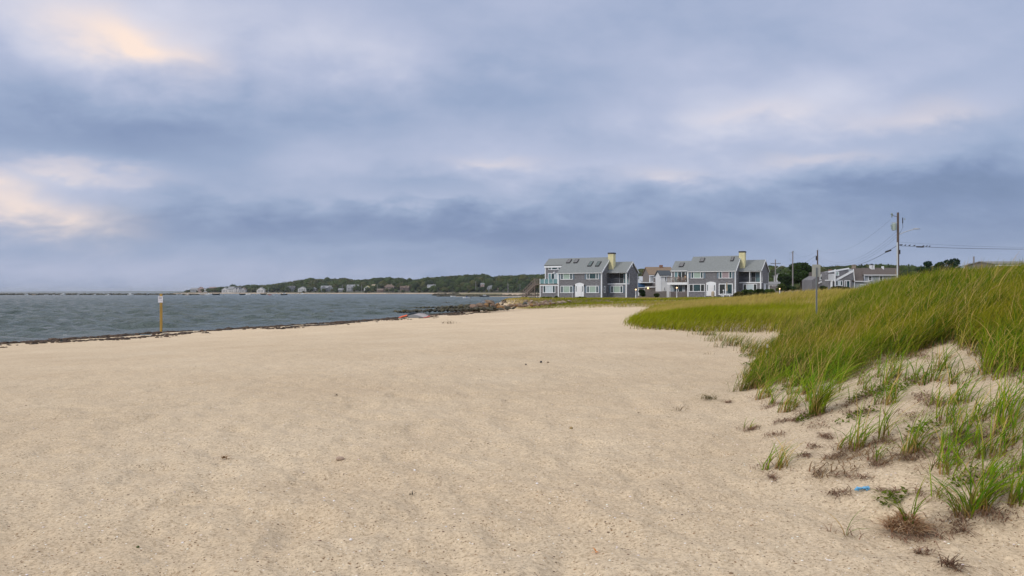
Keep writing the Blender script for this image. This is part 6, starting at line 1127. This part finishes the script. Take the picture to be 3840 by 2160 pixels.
# ================================================================== LITTER ON THE SAND
x, y = ghit(3234, 1842); zg = H1(x, y); m = empty('blue_glove', (x, y, zg), 0, label='crumpled bright blue disposable glove on the dune foot sand', cat='glove'); N1, N2 = 34, 14; uu, vv_ = np.meshgrid(np.linspace(-1, 1, N1), np.linspace(-1, 1, N2))
wd = np.interp(uu, [-1, -.6, -.1, .1, .4, .7, 1], [.35, .9, .45, .4, 1.0, .7, .55]); X_ = uu * .068 + .01 * np.sin(vv_ * 3 + uu * 4); Y_ = vv_ * .028 * wd + .012 * uu; Z_ = .012 + .016 * fbm(uu * 3 + 5, vv_ * 2.2, 77, 3) + .010 * np.sin(uu * 9 + vv_ * 3) * (1 - vv_ ** 2) + .006
i = np.arange(N1 * N2).reshape(N2, N1); V = np.stack([X_.ravel(), Y_.ravel(), Z_.ravel()], 1); V2 = V.copy(); V2[:, 2] -= .004; q = np.stack([i[:-1, :-1].ravel(), i[:-1, 1:].ravel(), i[1:, 1:].ravel(), i[1:, :-1].ravel()], 1); m.scale = (.78, .8, 1); GLV = mat('blue_nitrile', (.13, .40, .66), .45, .12, 30); npmesh('palm', np.concatenate([V, V2]), np.concatenate([q, q[:, ::-1] + N1 * N2]), GLV, m, True)
for k, (a, l, xx) in enumerate(((-2.7, .03, -.05), (-2.3, .024, -.04), (-1.3, .022, .035), (3.0, .022, -.058), (-.2, .02, .055))): MB().tube([(xx, -.005, .012), (xx + l * .5 * math.cos(a), l * .5 * math.sin(a), .018), (xx + l * math.cos(a), l * math.sin(a), .008)], .008, 8, .006).build('finger', GLV, m, True)
def pebble(name, px, row, wpx, hpx, m, label, cat, flat=None):
    x, y = ghit(px, row); k = y / F; v0, f0 = ICO2; v = v0 * (1 + .35 * (fbm(v0[:, 0] * 2 + px, v0[:, 1] * 2 + v0[:, 2], 3, 2)[:, None] - .5)) * np.array([wpx * k / 2, wpx * k / 2.4, hpx * k / 1.7]); o = npmesh(name, v, f0, m, None, True, label=label, cat=cat); o.location = (x, y, H1(x, y) + hpx * k / 3.2); return o
pebble('black_ball', 2029, 1361, 8, 8, BLK, 'round black lump in the middle of the open sand', 'litter'); pebble('dark_pebble', 1972, 1369, 6, 4, BLK, 'small black pebble left of the round black lump', 'pebble'); pebble('brown_pebble', 2055, 1360, 9, 4, mat('brown_stone', (.14, .10, .05), .8), 'flat brown pebble right of the round black lump', 'pebble')
pebble('pale_stone', 1276, 1726, 32, 14, mat('pale_stone', (.36, .27, .21), .85, .15, 30), 'rounded pinkish stone on the lower middle sand', 'stone'); pebble('white_shell', 1315, 2027, 12, 7, mat('shell_white', (.85, .84, .86), .4), 'bright white shell in the lower middle of the sand', 'shell'); pebble('white_shell', 1252, 1880, 8, 5, MATS['shell_white'], 'small white shell above the bright white one', 'shell'); pebble('white_shell', 684, 2038, 9, 6, MATS['shell_white'], 'white shell at the lower left of the sand', 'shell'); pebble('white_shell', 1555, 1768, 9, 8, MATS['shell_white'], 'white shell right of the pinkish stone', 'shell')
pebble('white_shell', 2014, 1815, 10, 5, MATS['shell_white'], 'white shell right of the middle on the lower sand', 'shell'); pebble('green_pebble', 517, 2055, 12, 8, mat('green_stone', (.08, .10, .03), .7), 'small olive lump at the lower left of the sand', 'pebble'); pebble('tan_pebble', 2142, 1608, 14, 9, mat('tan_stone', (.30, .22, .10), .8), 'ochre pebble on the sand toward the dune', 'pebble')
def twig(name, px, row, n, ln, colr, label, cat='seaweed', spread=.02, w=(.004, .009)):
    x, y = ghit(px, row); e = empty(name, (x, y, H1(x, y)), 0, label=label, cat=cat); v, f, c = blades(rng.normal(0, spread, n), rng.normal(0, spread * .6, n), rng.uniform(.003, .02, n), rng.uniform(ln * .5, ln, n), rng.uniform(*w, n), rng.uniform(0, 6.28, n), rng.uniform(.9, 2.2, n), cvar(n, colr, .4), cvar(n, colr, .5), cvar(n, colr, .5), 4); npmesh('strands', v, f, GM, e, False, c)
twig('weed_tuft', 837, 1724, 26, .07, (.25, .15, .07), 'small orange brown weed tuft on the lower left sand'); twig('weed_tuft', 1262, 1488, 10, .10, (.05, .04, .03), 'dark weed scrap on the middle sand'); twig('weed_tuft', 2664, 1500, 46, .20, (.14, .12, .04), 'low yellow brown weed tuft alone between beach and dune', spread=.06); twig('weed_tuft', 2545, 1545, 14, .14, (.20, .15, .09), 'faint pale weed sprig left of the low yellow brown tuft', spread=.04)
twig('weed_tuft', 1535, 1858, 6, .05, (.03, .03, .03), 'tiny black weed scrap on the lower middle sand'); twig('weed_tuft', 3560, 2130, 26, .12, (.10, .06, .04), 'dark weed tuft at the bottom right corner', spread=.03); twig('weed_tuft', 1685, 1214, 30, .5, (.12, .09, .05), 'flat brown weed wisp right of the sail', spread=.3, w=(.01, .03)); twig('weed_tuft', 2645, 1330, 10, .15, (.2, .15, .1), 'pale weed wisp on the sand short of the dune', spread=.1)
twig('orange_leaf', 2234, 2079, 5, .03, (.65, .22, .03), 'bright orange leaf scrap at the bottom of the sand', 'leaf', .004, (.006, .012))
HAZE = 0.00008
# ================================================================== HAZE
if HAZE:
    m = bpy.data.materials.new('haze_air'); m.use_nodes = True; N = m.node_tree.nodes; L = m.node_tree.links; N.remove(N['Principled BSDF']); v = N.new('ShaderNodeVolumePrincipled')
    v.inputs['Color'].default_value = (.80, .86, .95, 1); v.inputs['Density'].default_value = HAZE; v.inputs['Anisotropy'].default_value = .2; L.new(v.outputs[0], N['Material Output'].inputs['Volume'])
    MB().box(-9000, 9000, -60, 9500, -6, 45).build('haze', m, None, kind='stuff', label='thin sea haze over the bay', cat='haze')
